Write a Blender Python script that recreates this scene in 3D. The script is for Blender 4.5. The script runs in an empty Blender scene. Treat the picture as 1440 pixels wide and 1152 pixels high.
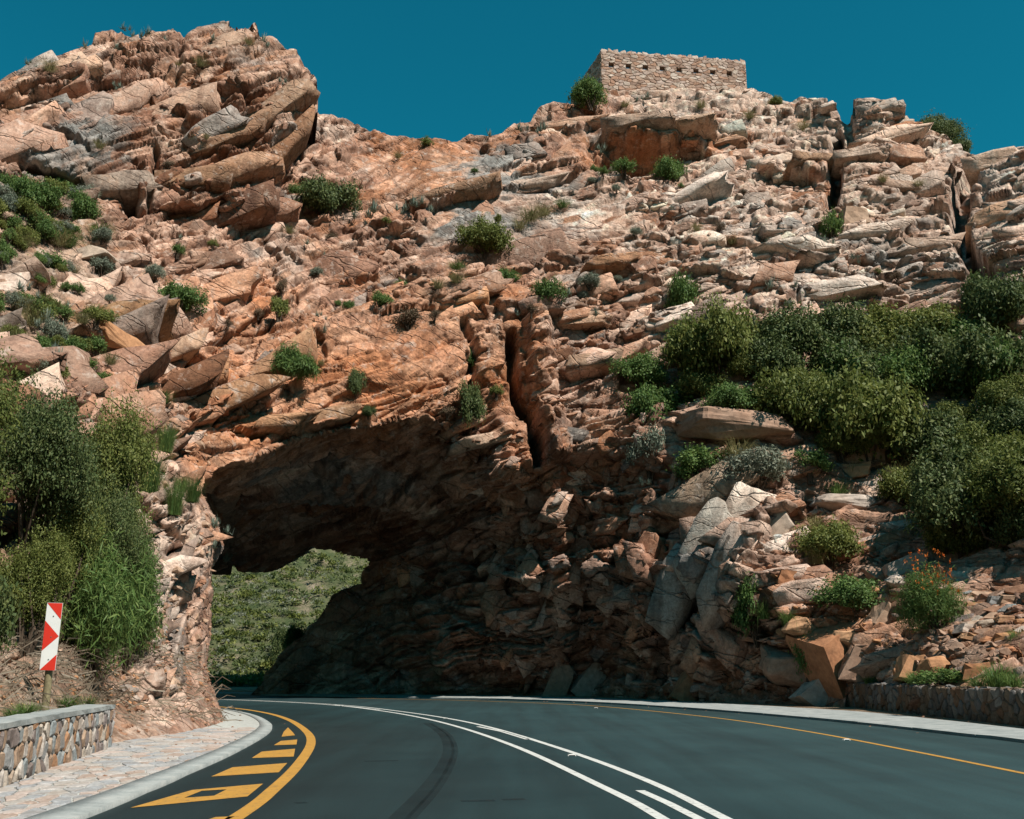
import bpy, math, random
import numpy as np
rng = np.random.default_rng(7)
random.seed(7)
sc = bpy.context.scene
COL = sc.collection

# ------------------------------------------------------------------ camera
F, YH, CAMH = 1500.0, 940.0, 1.35          # focal length / horizon in photo pixels, eye height
PITCH = math.atan((YH - 576) / F)
cam_d = bpy.data.cameras.new('camera')
cam = bpy.data.objects.new('camera', cam_d)
COL.objects.link(cam)
cam_d.sensor_width = 36.0
cam_d.lens = 36.0 * F / 1440
cam_d.clip_end = 6000
cam.location = (0, 0, CAMH)
cam.rotation_euler = (math.pi / 2 + PITCH, 0, 0)
sc.camera = cam

# ------------------------------------------------------------------ sky, sun, exposure
SUN_AZ, SUN_EL = math.radians(47), math.radians(53)   # azimuth: from behind the camera towards the right
sdir = (math.sin(SUN_AZ) * math.cos(SUN_EL), -math.cos(SUN_AZ) * math.cos(SUN_EL), math.sin(SUN_EL))
w = bpy.data.worlds.new('World')
sc.world = w
w.use_nodes = True
nt = w.node_tree
nt.nodes.clear()
o_ = nt.nodes.new('ShaderNodeOutputWorld')
bg = nt.nodes.new('ShaderNodeBackground')
sky = nt.nodes.new('ShaderNodeTexSky')
sky.sky_type = 'NISHITA'
sky.sun_disc = False
sky.sun_elevation = SUN_EL
sky.sun_rotation = math.pi - SUN_AZ
sky.altitude = 300
sky.air_density = 1.0
sky.dust_density = 0.6
sky.ozone_density = 2.2
tint = nt.nodes.new('ShaderNodeMix')
tint.data_type = 'RGBA'
tint.blend_type = 'MULTIPLY'
tint.inputs[0].default_value = 1.0
tint.inputs[7].default_value = (0.05, 1.06, 0.95, 1)
nt.links.new(sky.outputs[0], tint.inputs[6])
nt.links.new(tint.outputs[2], bg.inputs[0])
nt.links.new(bg.outputs[0], o_.inputs[0])
bg.inputs[1].default_value = 0.058
sl = bpy.data.lights.new('sun', 'SUN')
sl.energy = 4.8
sl.angle = math.radians(0.53)
sl.color = (1.0, 0.93, 0.83)
so = bpy.data.objects.new('sun', sl)
COL.objects.link(so)
from mathutils import Vector, Matrix, Euler
so.rotation_euler = Vector(sdir).to_track_quat('Z', 'Y').to_euler()
so.location = (30, -40, 60)
sc.view_settings.view_transform = 'Standard'
sc.view_settings.look = 'None'
sc.view_settings.exposure = 0.55
sc.view_settings.gamma = 1.0
sc.render.engine = 'CYCLES'
sc.cycles.max_bounces = 6
sc.cycles.diffuse_bounces = 1
sc.cycles.caustics_reflective = False
sc.cycles.caustics_refractive = False

# ------------------------------------------------------------------ pixel <-> place
CP, SP = math.cos(PITCH), math.sin(PITCH)
def ray(px, py):
    a = np.asarray(px, float) - 720
    b = 576 - np.asarray(py, float)
    return a, F * CP - b * SP, F * SP + b * CP
def at_y(px, py, Y):                        # point on the pixel's ray at forward distance Y
    a, dy, dz = ray(px, py)
    t = Y / dy
    return np.stack([a * t, np.broadcast_to(Y, np.shape(t)) * 1.0, CAMH + dz * t], -1)
def at_z(px, py, z=0.0):                    # point on the pixel's ray at height z
    a, dy, dz = ray(px, py)
    t = (z - CAMH) / dz
    return np.stack([a * t, dy * t, np.broadcast_to(z, np.shape(t)) * 1.0], -1)
def sstep(a, b, x):
    t = np.clip((x - a) / (b - a), 0, 1)
    return t * t * (3 - 2 * t)

# ------------------------------------------------------------------ noise
def hsh(ix, iy, iz, seed):
    h = (ix.astype(np.uint32) * np.uint32(374761393) + iy.astype(np.uint32) * np.uint32(668265263)
         + iz.astype(np.uint32) * np.uint32(2147483647) + np.uint32(seed * 974711 + 12345))
    h = (h ^ (h >> np.uint32(13))) * np.uint32(1274126177)
    h = (h ^ (h >> np.uint32(16))) * np.uint32(2246822519)
    return h ^ (h >> np.uint32(15))
def u01(h): return (h & np.uint32(0xFFFFFF)).astype(np.float32) / np.float32(16777216)
def vnoise(P, seed=0):
    f = np.floor(P)
    i = f.astype(np.int64)
    t = (P - f).astype(np.float32)
    t = t * t * (3 - 2 * t)
    r = 0
    for dx in (0, 1):
        wx = t[:, 0] if dx else 1 - t[:, 0]
        for dy in (0, 1):
            wy = wx * (t[:, 1] if dy else 1 - t[:, 1])
            for dz in (0, 1):
                wz = wy * (t[:, 2] if dz else 1 - t[:, 2])
                r = r + wz * u01(hsh(i[:, 0] + dx, i[:, 1] + dy, i[:, 2] + dz, seed))
    return r * 2 - 1
def fbm(P, oct=4, seed=0, gain=.5):
    r, a, k = 0, 1.0, 1.0
    for o in range(oct):
        r = r + a * vnoise(P * k + o * 17.3, seed + o)
        a *= gain
        k *= 2.03
    return r
def worley(P, seed, jit=.9):
    """nearest cell: returns F1, F2, three random numbers of the cell, vector to its centre"""
    f = np.floor(P)
    i = f.astype(np.int64)
    t = (P - f).astype(np.float32)
    n = len(P)
    d1 = np.full(n, 9e9, np.float32)
    d2 = np.full(n, 9e9, np.float32)
    h1 = np.zeros(n, np.uint32)
    v1 = np.zeros((n, 3), np.float32)
    for dx in (-1, 0, 1):
        for dy in (-1, 0, 1):
            for dz in (-1, 0, 1):
                h = hsh(i[:, 0] + dx, i[:, 1] + dy, i[:, 2] + dz, seed)
                v = np.stack([dx + .5 + jit * ((h & np.uint32(1023)).astype(np.float32) / 1023 - .5) - t[:, 0],
                              dy + .5 + jit * (((h >> np.uint32(10)) & np.uint32(1023)).astype(np.float32) / 1023 - .5) - t[:, 1],
                              dz + .5 + jit * (((h >> np.uint32(20)) & np.uint32(1023)).astype(np.float32) / 1023 - .5) - t[:, 2]], -1)
                d = (np.abs(v) ** 3).sum(-1)
                near = d < d1
                d2 = np.where(near, d1, np.minimum(d2, d))
                d1 = np.where(near, d, d1)
                h1 = np.where(near, h, h1)
                v1 = np.where(near[:, None], v, v1)
    h2 = hsh(h1.astype(np.int64), (h1 >> np.uint32(7)).astype(np.int64), h1.astype(np.int64) * 3, seed + 5)
    h3 = hsh(h2.astype(np.int64), (h1 >> np.uint32(3)).astype(np.int64), h2.astype(np.int64) * 5, seed + 9)
    return np.cbrt(d1), np.cbrt(d2), u01(h2), u01(h3), u01(h2 ^ (h3 >> np.uint32(5))), v1

# ------------------------------------------------------------------ materials
MATS = {}
def new_mat(name, rough=.85, spec=.25):
    m = bpy.data.materials.new(name)
    m.use_nodes = True
    b = m.node_tree.nodes['Principled BSDF']
    b.inputs['Roughness'].default_value = rough
    b.inputs['Specular IOR Level'].default_value = spec
    MATS[name] = m
    return m, m.node_tree, b
def nd(t, kind, **kw):
    n = t.nodes.new(kind)
    for k, v in kw.items():
        if k.startswith('i_'):
            n.inputs[k[2:].replace('_', ' ')].default_value = v
        else:
            setattr(n, k, v)
    return n
def ramp(t, fac, stops):
    r = t.nodes.new('ShaderNodeValToRGB')
    e = r.color_ramp.elements
    while len(e) < len(stops): e.new(.5)
    for q, (p, c) in zip(e, stops):
        q.position = p
        q.color = (c[0], c[1], c[2], 1) if hasattr(c, '__len__') else (c, c, c, 1)
    t.links.new(fac, r.inputs[0])
    return r.outputs[0]
def mixc(t, fac, a, b, mode='MIX'):
    m = t.nodes.new('ShaderNodeMix')
    m.data_type = 'RGBA'
    m.blend_type = mode
    for s, v in ((0, fac), (6, a), (7, b)):
        if hasattr(v, 'is_output') or hasattr(v, 'links'):
            t.links.new(v, m.inputs[s])
        else:
            m.inputs[s].default_value = v if s == 0 else (v[0], v[1], v[2], 1)
    return m.outputs[2]
def noise(t, scale, detail=5, rough=.55, vec=None, dist=0):
    n = nd(t, 'ShaderNodeTexNoise')
    n.inputs['Scale'].default_value = scale
    n.inputs['Detail'].default_value = detail
    n.inputs['Roughness'].default_value = rough
    n.inputs['Distortion'].default_value = dist
    if vec is not None: t.links.new(vec, n.inputs['Vector'])
    return n.outputs['Fac']
def bump(t, b, h, strength, dist):
    n = nd(t, 'ShaderNodeBump')
    n.inputs['Strength'].default_value = strength
    n.inputs['Distance'].default_value = dist
    t.links.new(h, n.inputs['Height'])
    t.links.new(n.outputs[0], b.inputs['Normal'])
    return n
def obj_vec(t): return t.nodes.new('ShaderNodeTexCoord').outputs['Object']
def geo_pos(t): return t.nodes.new('ShaderNodeNewGeometry').outputs['Position']

# rock of the cliff: colour of each block comes with the mesh, grain from noise
m, t, b = new_mat('rock', .88, .2)
at = nd(t, 'ShaderNodeAttribute', attribute_name='tone')
pos = geo_pos(t)
fine = noise(t, 9.0, 5, .68, pos)
mid = noise(t, 1.6, 6, .6, pos, .6)
c = mixc(t, .85, at.outputs['Color'], ramp(t, fine, [(.25, .42), (.5, .98), (.75, 1.5)]), 'MULTIPLY')
c = mixc(t, .7, c, ramp(t, mid, [(.3, (.78, .66, .60)), (.55, (1, 1, 1)), (.75, (1.15, 1.2, 1.2))]), 'MULTIPLY')
t.links.new(c, b.inputs['Base Color'])
mp_ = nd(t, 'ShaderNodeMapping')
mp_.inputs['Scale'].default_value = (1.3, 1.3, .22)
t.links.new(pos, mp_.inputs['Vector'])
c = mixc(t, .8, c, ramp(t, noise(t, 1.0, 6, .62, mp_.outputs[0], .4), [(.34, (1.12, 1.06, 1.02)), (.52, (1, 1, 1)), (.66, (.5, .45, .43))]), 'MULTIPLY')
c = mixc(t, ramp(t, noise(t, .55, 6, .7, pos), [(.56, 0), (.70, .38)]), c, (.38, .18, .08))
c = mixc(t, ramp(t, noise(t, 2.2, 6, .72, pos), [(.55, 0), (.70, .62)]), c, (.56, .48, .425))
mq = nd(t, 'ShaderNodeMapping')
mq.inputs['Rotation'].default_value = (.25, math.radians(-20), 0)
t.links.new(pos, mq.inputs['Vector'])
wv = nd(t, 'ShaderNodeTexNoise')
wv.inputs['Scale'].default_value = 1.1
wv.inputs['Detail'].default_value = 4
t.links.new(mq.outputs[0], wv.inputs['Vector'])
wm = nd(t, 'ShaderNodeVectorMath', operation='MULTIPLY_ADD')
t.links.new(wv.outputs['Color'], wm.inputs[0])
wm.inputs[1].default_value = (.7, .7, .5)
t.links.new(mq.outputs[0], wm.inputs[2])
hs = []
for sx_, sz_, wd_ in ((.20, 1.15, .022), (.85, 3.0, .05)):
    ms = nd(t, 'ShaderNodeMapping')
    ms.inputs['Scale'].default_value = (sx_, sx_, sz_)
    t.links.new(wm.outputs[0], ms.inputs['Vector'])
    vo = nd(t, 'ShaderNodeTexVoronoi', feature='DISTANCE_TO_EDGE')
    vo.inputs['Scale'].default_value = 1.0
    t.links.new(ms.outputs[0], vo.inputs['Vector'])
    hs.append(ramp(t, vo.outputs['Distance'], [(0, 0), (wd_, 1)]))
crk = mixc(t, 1.0, hs[0], mixc(t, ramp(t, noise(t, .9, 2, .5, pos), [(.5, 0), (.62, .7)]), (1, 1, 1), hs[1]), 'MULTIPLY')
c = mixc(t, ramp(t, noise(t, .5, 3, .6, pos), [(.48, .0), (.72, .3)]), c, crk, 'MULTIPLY')
t.links.new(c, b.inputs['Base Color'])
hgt = mixc(t, .5, crk, noise(t, 5.0, 6, .72, pos))
bump(t, b, hgt, 1.0, .16)

# ------------------------------------------------------------------ THE CLIFF
pxs = np.concatenate([np.arange(-300, -12, 6.0), np.arange(-12, 1452, 1.5), np.arange(1452, 1760, 6.0)])
rows = np.arange(1096, 24, -1.5)
NR = len(rows)
def interp(pts, x):
    p = np.array(pts, float)
    return np.interp(x, p[:, 0], p[:, 1])
CRAG_TOP = [(-300, 190), (-100, 150), (0, 118), (38, 100), (66, 78), (104, 66), (130, 57), (134, 45), (158, 43), (174, 49), (194, 52),
            (215, 40), (243, 37), (259, 52), (278, 40), (312, 31), (337, 43), (358, 33), (368, 52), (382, 54), (417, 69),
            (425, 87), (438, 100), (446, 112)]
TOP = CRAG_TOP + [(447.6, 161), (465, 161), (480, 167), (501, 174), (515, 180), (549, 191), (595, 191), (643, 198), (660, 186), (688, 189), (706, 184),
       (723, 172), (747, 167), (758, 146), (775, 139), (794, 142), (815, 146), (840, 126), (870, 122), (950, 121), (1000, 124), (1050, 119), (1082, 132),
       (1110, 144), (1127, 139), (1165, 142), (1169, 167), (1190, 170), (1198, 161), (1202, 142), (1228, 140), (1268, 146), (1273, 161),
       (1301, 180), (1332, 187), (1350, 212), (1381, 219), (1391, 212), (1440, 206), (1600, 190), (1760, 230)]
BOT = [(-300, 1085), (0, 1022), (146, 995), (150, 1051), (211, 1043), (272, 1031), (317, 1020), (318.5, 978), (355, 978), (520, 979), (700, 980),
       (820, 982), (1000, 990), (1100, 995), (1186, 999), (1189, 966), (1440, 977), (1760, 992)]
ZB = [(-300, .6), (146, .6), (150, 0), (1186, 0), (1189, .75), (1760, .75)]
top = interp(TOP, pxs)
bot = interp(BOT, pxs)
zb = interp(ZB, pxs)
PX = np.repeat(pxs[:, None], NR, 1)
PY = np.clip(rows[None, :], top[:, None], bot[:, None])
JT = np.argmax(rows[None, :] <= top[:, None], 1)          # first row at the skyline
JB = np.argmax(rows[None, :] < bot[:, None], 1) - 1       # last row at the foot
JB = np.maximum(JB, 0)

class RBF:
    def __init__(s, pts):
        p = np.array(pts, float)
        s.c = p[:, :2] / 300
        n = len(p)
        A = np.zeros((n + 3, n + 3))
        A[:n, :n] = s.k(((s.c[:, None] - s.c[None]) ** 2).sum(-1)) + np.eye(n) * 0.02
        A[:n, n] = 1
        A[:n, n + 1:] = s.c
        A[n:, :n] = A[:n, n:].T
        s.w = np.linalg.solve(A, np.concatenate([p[:, 2], np.zeros(3)]))
    def k(s, r2): return .5 * r2 * np.log(r2 + 1e-9)
    def __call__(s, x, y):
        q = np.stack([np.ravel(x), np.ravel(y)], -1) / 300
        out = np.zeros(len(q))
        for i0 in range(0, len(q), 100000):
            c = q[i0:i0 + 100000]
            r2 = ((c[:, None] - s.c[None]) ** 2).sum(-1)
            out[i0:i0 + 100000] = s.k(r2) @ s.w[:-3] + s.w[-3] + c @ s.w[-2:]
        return out.reshape(np.shape(x))

def contacts(lo, hi, n):
    x = np.linspace(lo, hi, n)
    P = at_z(x, interp(BOT, x), interp(ZB, x))
    return [(a, interp(BOT, a), y) for a, y in zip(x, P[:, 1])]
MAIN = [(437, 163, 59), (549, 191, 60), (643, 198, 60), (723, 172, 62), (775, 139, 65), (850, 122, 70), (950, 120, 71), (1050, 120, 71),
        (1110, 140, 70), (1167, 150, 68), (1228, 140, 62), (1270, 146, 63), (1350, 212, 64), (1440, 206, 58), (1600, 190, 54), (1760, 230, 50),
        (500, 250, 56), (620, 260, 56), (750, 260, 58), (850, 200, 62), (950, 200, 63), (1050, 200, 63), (1000, 270, 58),
        (1100, 300, 57), (1230, 250, 57.5), (1300, 300, 56.5), (1400, 300, 53), (1440, 330, 50), (560, 330, 53), (700, 330, 54),
        (820, 330, 55), (900, 400, 53), (1000, 420, 51), (1100, 420, 51), (1250, 400, 52), (1400, 420, 49), (1600, 400, 44),
        (100, 300, 43.5), (0, 270, 40), (0, 400, 33.5), (100, 400, 37), (200, 400, 41), (300, 350, 46), (400, 300, 51), (350, 400, 46),
        (450, 400, 49), (250, 500, 39), (350, 500, 43), (200, 250, 47), (200, 100, 52), (0, 130, 47), (-150, 250, 36), (-300, 250, 33), (-150, 500, 24), (-300, 500, 22),
        (270, 640, 36), (310, 600, 39), (400, 560, 42), (500, 500, 45), (600, 480, 46.5), (600, 580, 45.3), (500, 600, 44), (400, 610, 41.5),
        (680, 590, 46.5), (740, 660, 47.2), (660, 450, 48.5), (760, 450, 50), (720, 560, 48),
        (0, 520, 27), (100, 550, 28), (200, 600, 31.5), (150, 700, 27), (230, 700, 31), (285, 720, 32.5), (280, 850, 31), (295, 930, 30.5),
        (200, 900, 26), (100, 900, 21.5), (0, 930, 17.6), (0, 800, 20), (0, 650, 23), (-150, 750, 18), (-300, 750, 16.5), (-300, 950, 14),
        (820, 860, 49.5), (900, 860, 46.5), (780, 760, 48.5), (900, 700, 46.5), (880, 600, 47.5), (820, 560, 49), (1000, 860, 42.5), (1000, 700, 43), (960, 620, 45.5),
        (1080, 840, 39.5), (1170, 900, 37.2), (1060, 700, 42.5), (1180, 780, 40.3), (1250, 840, 37.2), (1250, 930, 35), (1330, 900, 32.5), (1440, 930, 28),
        (1440, 840, 33), (1440, 700, 38.5), (1300, 700, 41.5), (1150, 640, 43.5), (1250, 600, 45), (1440, 580, 43), (1050, 560, 45), (1150, 520, 48),
        (1300, 500, 49), (1440, 480, 47), (1000, 500, 49), (900, 500, 50.5), (1600, 560, 37), (1600, 800, 28.5), (1740, 900, 20), (1740, 500, 33)]
MAIN += contacts(-300, 140, 8) + contacts(160, 316, 4) + contacts(820, 1180, 6) + contacts(1200, 1750, 8)
LIP = [(284, 690), (288, 668), (322, 652), (345, 650), (363, 637), (430, 617), (502, 602), (560, 590), (598, 588), (622, 600), (650, 618), (690, 648), (728, 676), (742, 720), (760, 800), (775, 900), (790, 985)]
main = RBF(MAIN)
lipx = np.interp(np.linspace(0, 1, 40), np.linspace(0, 1, len(LIP)), [p[0] for p in LIP])
lipy = np.interp(np.linspace(0, 1, 40), np.linspace(0, 1, len(LIP)), [p[1] for p in LIP])
lipd = main(lipx, lipy)
INNER = [(x, y, d + .1) for x, y, d in zip(lipx, lipy, lipd) if x > 340]
INNER += [(300, 700, 44), (330, 690, 45), (300, 760, 50), (500, 700, 51), (600, 660, 48.5), (430, 775, 57), (520, 790, 56), (300, 805, 57), (370, 800, 57.5), (400, 700, 50),
          (600, 800, 53), (690, 730, 49.8), (700, 800, 51), (700, 900, 51), (600, 900, 52.5), (520, 900, 54.5), (450, 900, 56.5), (400, 940, 56.5), (320, 950, 57), (300, 880, 58), (640, 720, 50.5)]
INNER += contacts(330, 780, 9)
inner = RBF(INNER)
CRAGP = CRAG_TOP[2:] + [(449, 125), (447, 153), (430, 184), (399, 236), (365, 274), (337, 304), (312, 290), (280, 303), (215, 303), (177, 300), (186, 272), (135, 265), (59, 250), (0, 224), (-300, 262)] + CRAG_TOP[:2]
crag = RBF([(0, 118, 47.5), (150, 43, 52), (312, 31, 54), (440, 100, 52.5), (446, 150, 51.5), (380, 150, 49.5), (300, 150, 48.8), (200, 150, 47.8), (100, 150, 46.5), (0, 200, 43),
            (100, 250, 43.6), (200, 260, 45), (300, 280, 46.2), (350, 280, 47), (420, 180, 49.8), (-300, 190, 40), (-300, 250, 36), (-100, 150, 44.5), (-100, 235, 40), (200, 90, 50), (300, 80, 51)])

def inside(poly, x, y):
    r = np.zeros(x.shape, bool)
    n = len(poly)
    for i in range(n):
        (x1, y1), (x2, y2) = poly[i], poly[(i + 1) % n]
        if y1 == y2: continue
        c_ = ((y1 > y) != (y2 > y)) & (x < (x2 - x1) * (y - y1) / (y2 - y1) + x1)
        r ^= c_
    return r
def pdist(poly, x, y, closed=False):
    """distance to a polyline and the side (positive above/left of its run)"""
    d = np.full(x.shape, 1e9)
    side = np.zeros(x.shape)
    seg = list(zip(poly[:-1], poly[1:])) + ([(poly[-1], poly[0])] if closed else [])
    for (x1, y1), (x2, y2) in seg:
        ex, ey = x2 - x1, y2 - y1
        L = ex * ex + ey * ey + 1e-9
        s = np.clip(((x - x1) * ex + (y - y1) * ey) / L, 0, 1)
        dd = np.hypot(x - x1 - s * ex, y - y1 - s * ey)
        nb = dd < d
        d = np.where(nb, dd, d)
        side = np.where(nb, np.sign(ex * (y - y1) - ey * (x - x1)), side)
    return d, side

# smooth shapes are evaluated on a coarse lattice and refined
LX = np.arange(-306, 1770, 9.0)
LY = np.arange(20, 1100, 9.0)
def lattice(fn):
    gx, gy = np.meshgrid(LX, LY, indexing='ij')
    g = fn(gx, gy)
    def ev(x, y):
        fx = np.clip((x - LX[0]) / 9, 0, len(LX) - 1.001)
        fy = np.clip((y - LY[0]) / 9, 0, len(LY) - 1.001)
        i, j = fx.astype(int), fy.astype(int)
        a, b_ = fx - i, fy - j
        return (g[i, j] * (1 - a) * (1 - b_) + g[i + 1, j] * a * (1 - b_) + g[i, j + 1] * (1 - a) * b_ + g[i + 1, j + 1] * a * b_)
    P = at_y(gx, gy, g)
    du = np.gradient(P, axis=0)
    dv = np.gradient(P, axis=1)
    n_ = np.cross(du, dv)
    n_ /= np.linalg.norm(n_, axis=-1, keepdims=True) + 1e-9
    if n_[..., 1].mean() > 0: n_ = -n_
    def nv(x, y):
        i = np.clip(((x - LX[0]) / 9 + .5).astype(int), 0, len(LX) - 1)
        j = np.clip(((y - LY[0]) / 9 + .5).astype(int), 0, len(LY) - 1)
        return n_[i, j]
    return ev, nv

wob = 2.2 * fbm(np.stack([PX.ravel() / 22, PY.ravel() / 22, np.zeros(PX.size)], -1), 3, 3).reshape(PX.shape)
wob2 = 2.2 * fbm(np.stack([PX.ravel() / 22, PY.ravel() / 22, np.full(PX.size, 9.5)], -1), 3, 8).reshape(PX.shape)
WX, WY = PX + wob, PY + wob2
e0, n0 = lattice(main)
e1, n1 = lattice(inner)
e2, n2 = lattice(crag)
D = e0(PX, PY)
N = n0(PX, PY)
PILLAR = [(284, 690), (296, 715), (310, 735), (318, 768), (300, 800), (299, 850), (297, 900), (292, 935), (298, 960), (310, 990), (318, 1030)]
INP = LIP + [(790, 1100), (330, 1100)] + PILLAR[::-1]
m_in = inside(INP, WX, WY)
m_cr = (inside(CRAGP, WX, WY) & (PX < 447.5)) | ((PX > 425) & (PX < 447.5) & (PY < 155))
D1 = e1(PX, PY)
D = np.where(m_in, np.maximum(D1, D * 0 + D1), D)
N = np.where(m_in[..., None], n1(PX, PY), N)
cd, _ = pdist([(455, 112), (449, 125), (447, 153), (430, 184), (399, 236), (365, 274), (337, 304), (312, 290), (280, 303), (215, 303), (177, 300), (186, 272), (135, 265), (59, 250), (0, 224), (-300, 262)], WX, WY)
Dc = e2(PX, PY) + 2.6 * np.exp(-cd / 9.0)
D = np.where(m_cr, np.minimum(Dc, D + 1.0), D)
N = np.where(m_cr[..., None], n2(PX, PY), N)
pd_, _ = pdist(PILLAR, WX, WY)
D = np.where(~m_in & (PX < 330) & (PY > 690), D + 1.6 * np.exp(-pd_ / 7.0), D)
P0 = at_y(PX, PY, D)

# traced ledges (rock above overhangs the line) and cracks, metres of relief
LEDGES = [([(581, 292), (619, 288), (671, 267), (723, 264), (775, 250), (824, 236)], .9, 30, 12),
          ([(846, 196), (870, 203), (900, 206), (930, 208), (975, 205), (1000, 212)], 1.5, 26, 26),
          ([(852, 204), (930, 210), (960, 208)], 1.4, 12, 22),
          ([(770, 172), (800, 185), (850, 180)], .8, 16, 10), ([(633, 342), (690, 352), (730, 340)], .5, 16, 8),
          ([(1061, 240), (1103, 246), (1148, 252), (1169, 243)], 1.3, 22, 16), ([(1107, 205), (1180, 198)], .6, 14, 8),
          ([(1107, 368), (1150, 371)], .8, 16, 10), ([(1020, 337), (1072, 344)], .6, 12, 8), ([(1198, 165), (1273, 162)], .5, 12, 8),
          ([(1225, 222), (1294, 229)], .7, 14, 8), ([(955, 255), (1010, 224)], .7, 14, 10), ([(1200, 290), (1260, 284), (1320, 300)], .4, 10, 6),
          ([(1180, 330), (1240, 340), (1300, 335)], .4, 10, 6), ([(1190, 365), (1260, 372), (1340, 368)], .45, 10, 6),
          ([(900, 290), (960, 300), (1030, 285)], .5, 12, 6), ([(910, 335), (980, 345)], .5, 10, 6), ([(1040, 300), (1120, 300)], .4, 10, 6),
          ([(104, 470), (167, 493), (205, 463)], 1.2, 18, 14), ([(236, 625), (278, 597), (330, 567), (382, 526), (448, 474)], 1.3, 22, 14),
          ([(264, 562), (302, 538)], .9, 14, 8), ([(229, 517), (267, 495)], .7, 14, 8), ([(190, 560), (230, 540)], .5, 10, 8),
          ([(318, 607), (347, 609), (419, 606), (470, 596), (502, 584)], 1.0, 16, 12),
          ([(300, 480), (350, 455), (410, 425), (450, 395)], .6, 16, 8), ([(420, 600), (470, 560), (520, 540)], .3, 10, 5),
          ([(782, 449), (845, 458), (890, 452)], .6, 12, 8), ([(792, 527), (820, 520), (860, 523)], .9, 14, 10), ([(790, 485), (860, 490)], .5, 10, 8),
          ([(841, 392), (880, 385), (907, 396)], 1.0, 12, 10), ([(647, 418), (668, 430), (685, 442)], .8, 10, 8), ([(470, 400), (560, 380), (640, 400)], .5, 14, 8),
          ([(480, 320), (540, 322), (600, 330)], .5, 14, 8), ([(380, 350), (430, 372)], .4, 10, 8), ([(640, 400), (720, 380), (800, 378)], .5, 12, 8),
          ([(212, 139), (222, 153), (257, 160), (267, 174), (295, 167)], .8, 16, 10), ([(305, 184), (333, 193), (358, 176), (378, 163)], .9, 14, 10),
          ([(94, 163), (149, 140), (212, 132)], .5, 14, 8), ([(135, 257), (180, 271), (208, 267)], .9, 14, 10), ([(215, 250), (257, 250), (295, 259), (333, 257)], .9, 12, 10),
          ([(222, 296), (278, 298), (305, 285)], .6, 10, 8), ([(40, 180), (100, 190), (130, 215)], .5, 12, 8), ([(128, 208), (167, 187)], .4, 10, 6),
          ([(270, 108), (310, 118), (330, 130)], .5, 12, 8), ([(150, 75), (180, 90), (215, 80)], .4, 10, 6), ([(370, 130), (400, 110), (425, 100)], .5, 10, 8),
          ([(20, 140), (60, 118), (110, 108)], .5, 12, 8), ([(0, 310), (40, 320)], .6, 12, 8), ([(60, 372), (110, 380), (190, 395)], .5, 12, 8),
          ([(940, 602), (1000, 612), (1060, 606), (1125, 616)], .9, 12, 12), ([(960, 660), (1020, 655)], .5, 10, 8), ([(960, 725), (1040, 712)], .5, 10, 8),
          ([(1095, 690), (1130, 715)], 1.0, 12, 14), ([(600, 600), (640, 625), (680, 630), (720, 615)], .8, 12, 10),
          ([(320, 710), (420, 700), (540, 712), (600, 730)], .9, 20, 10), ([(330, 655), (420, 660), (500, 640), (600, 640)], .5, 14, 8), ([(360, 770), (450, 740), (540, 750)], .5, 14, 8),
          ([(600, 640), (640, 650)], .5, 8, 8)]
CRACKS = [([(853, 224), (900, 227), (945, 224)], 3.2, 11), ([(1175, 190), (1175, 250), (1166, 290)], 2.8, 8), ([(1385, 222), (1352, 264), (1348, 312), (1359, 354), (1385, 380)], 3.4, 11),
          ([(650, 432), (657, 460), (667, 495), (664, 530), (674, 574)], .9, 5), ([(720, 470), (720, 519), (728, 560), (744, 588), (754, 623), (755, 654)], 2.6, 7),
          ([(219, 205), (210, 300)], .9, 4), ([(181, 272), (192, 300)], 2.0, 9), ([(1056, 735), (1027, 769), (994, 816), (958, 858), (945, 894)], 1.6, 10),
          ([(258, 52), (250, 100), (222, 140)], .4, 4), ([(437, 170), (415, 215), (370, 278)], 1.2, 8), ([(1190, 168), (1195, 200)], .9, 6), ([(1300, 180), (1295, 230)], .5, 4),
          ([(830, 200), (840, 240)], .6, 6), ([(1140, 690), (1148, 740)], .8, 8), ([(940, 860), (925, 985)], 1.0, 10), ([(1120, 870), (1110, 990)], .6, 6), ([(1072, 880), (1066, 990)], .5, 5)]
RIDGES = [([(757, 455), (760, 520), (770, 580), (786, 640)], 1.2, 17), ([(1080, 715), (1050, 775), (1018, 845)], 1.3, 17), ([(770, 640), (790, 800), (800, 900)], .8, 16), ([(850, 700), (845, 840)], .9, 15), ([(910, 700), (900, 900)], .8, 13),
          ([(700, 600), (705, 660)], .5, 18), ([(600, 860), (640, 980)], .8, 16), ([(1000, 900), (985, 985)], .7, 14), ([(675, 470), (700, 560), (735, 660)], .5, 18)]
disp = np.zeros_like(D)
for line, a, up, dn in LEDGES:
    lx = [p[0] for p in line]
    ly = [p[1] for p in line]
    sel = (PX > min(lx) - 40) & (PX < max(lx) + 40) & (PY > min(ly) - 5 * up) & (PY < max(ly) + 5 * dn)
    x, y = WX[sel], WY[sel]
    yl = np.interp(x, lx, ly)
    s = yl - y
    end = np.clip(1 - np.maximum(np.maximum(min(lx) - x, x - max(lx)), 0) / 26, 0, 1)
    end = np.minimum(end, sstep(-6, 26, np.minimum(x - min(lx), max(lx) - x) + 8))
    kk = sstep(-1.6, 1.6, s)
    disp[sel] += end * (kk * .65 * a * np.exp(-np.maximum(s, 0) / up) - (1 - kk) * .6 * a * np.exp(np.minimum(s, 0) / dn))
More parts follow.
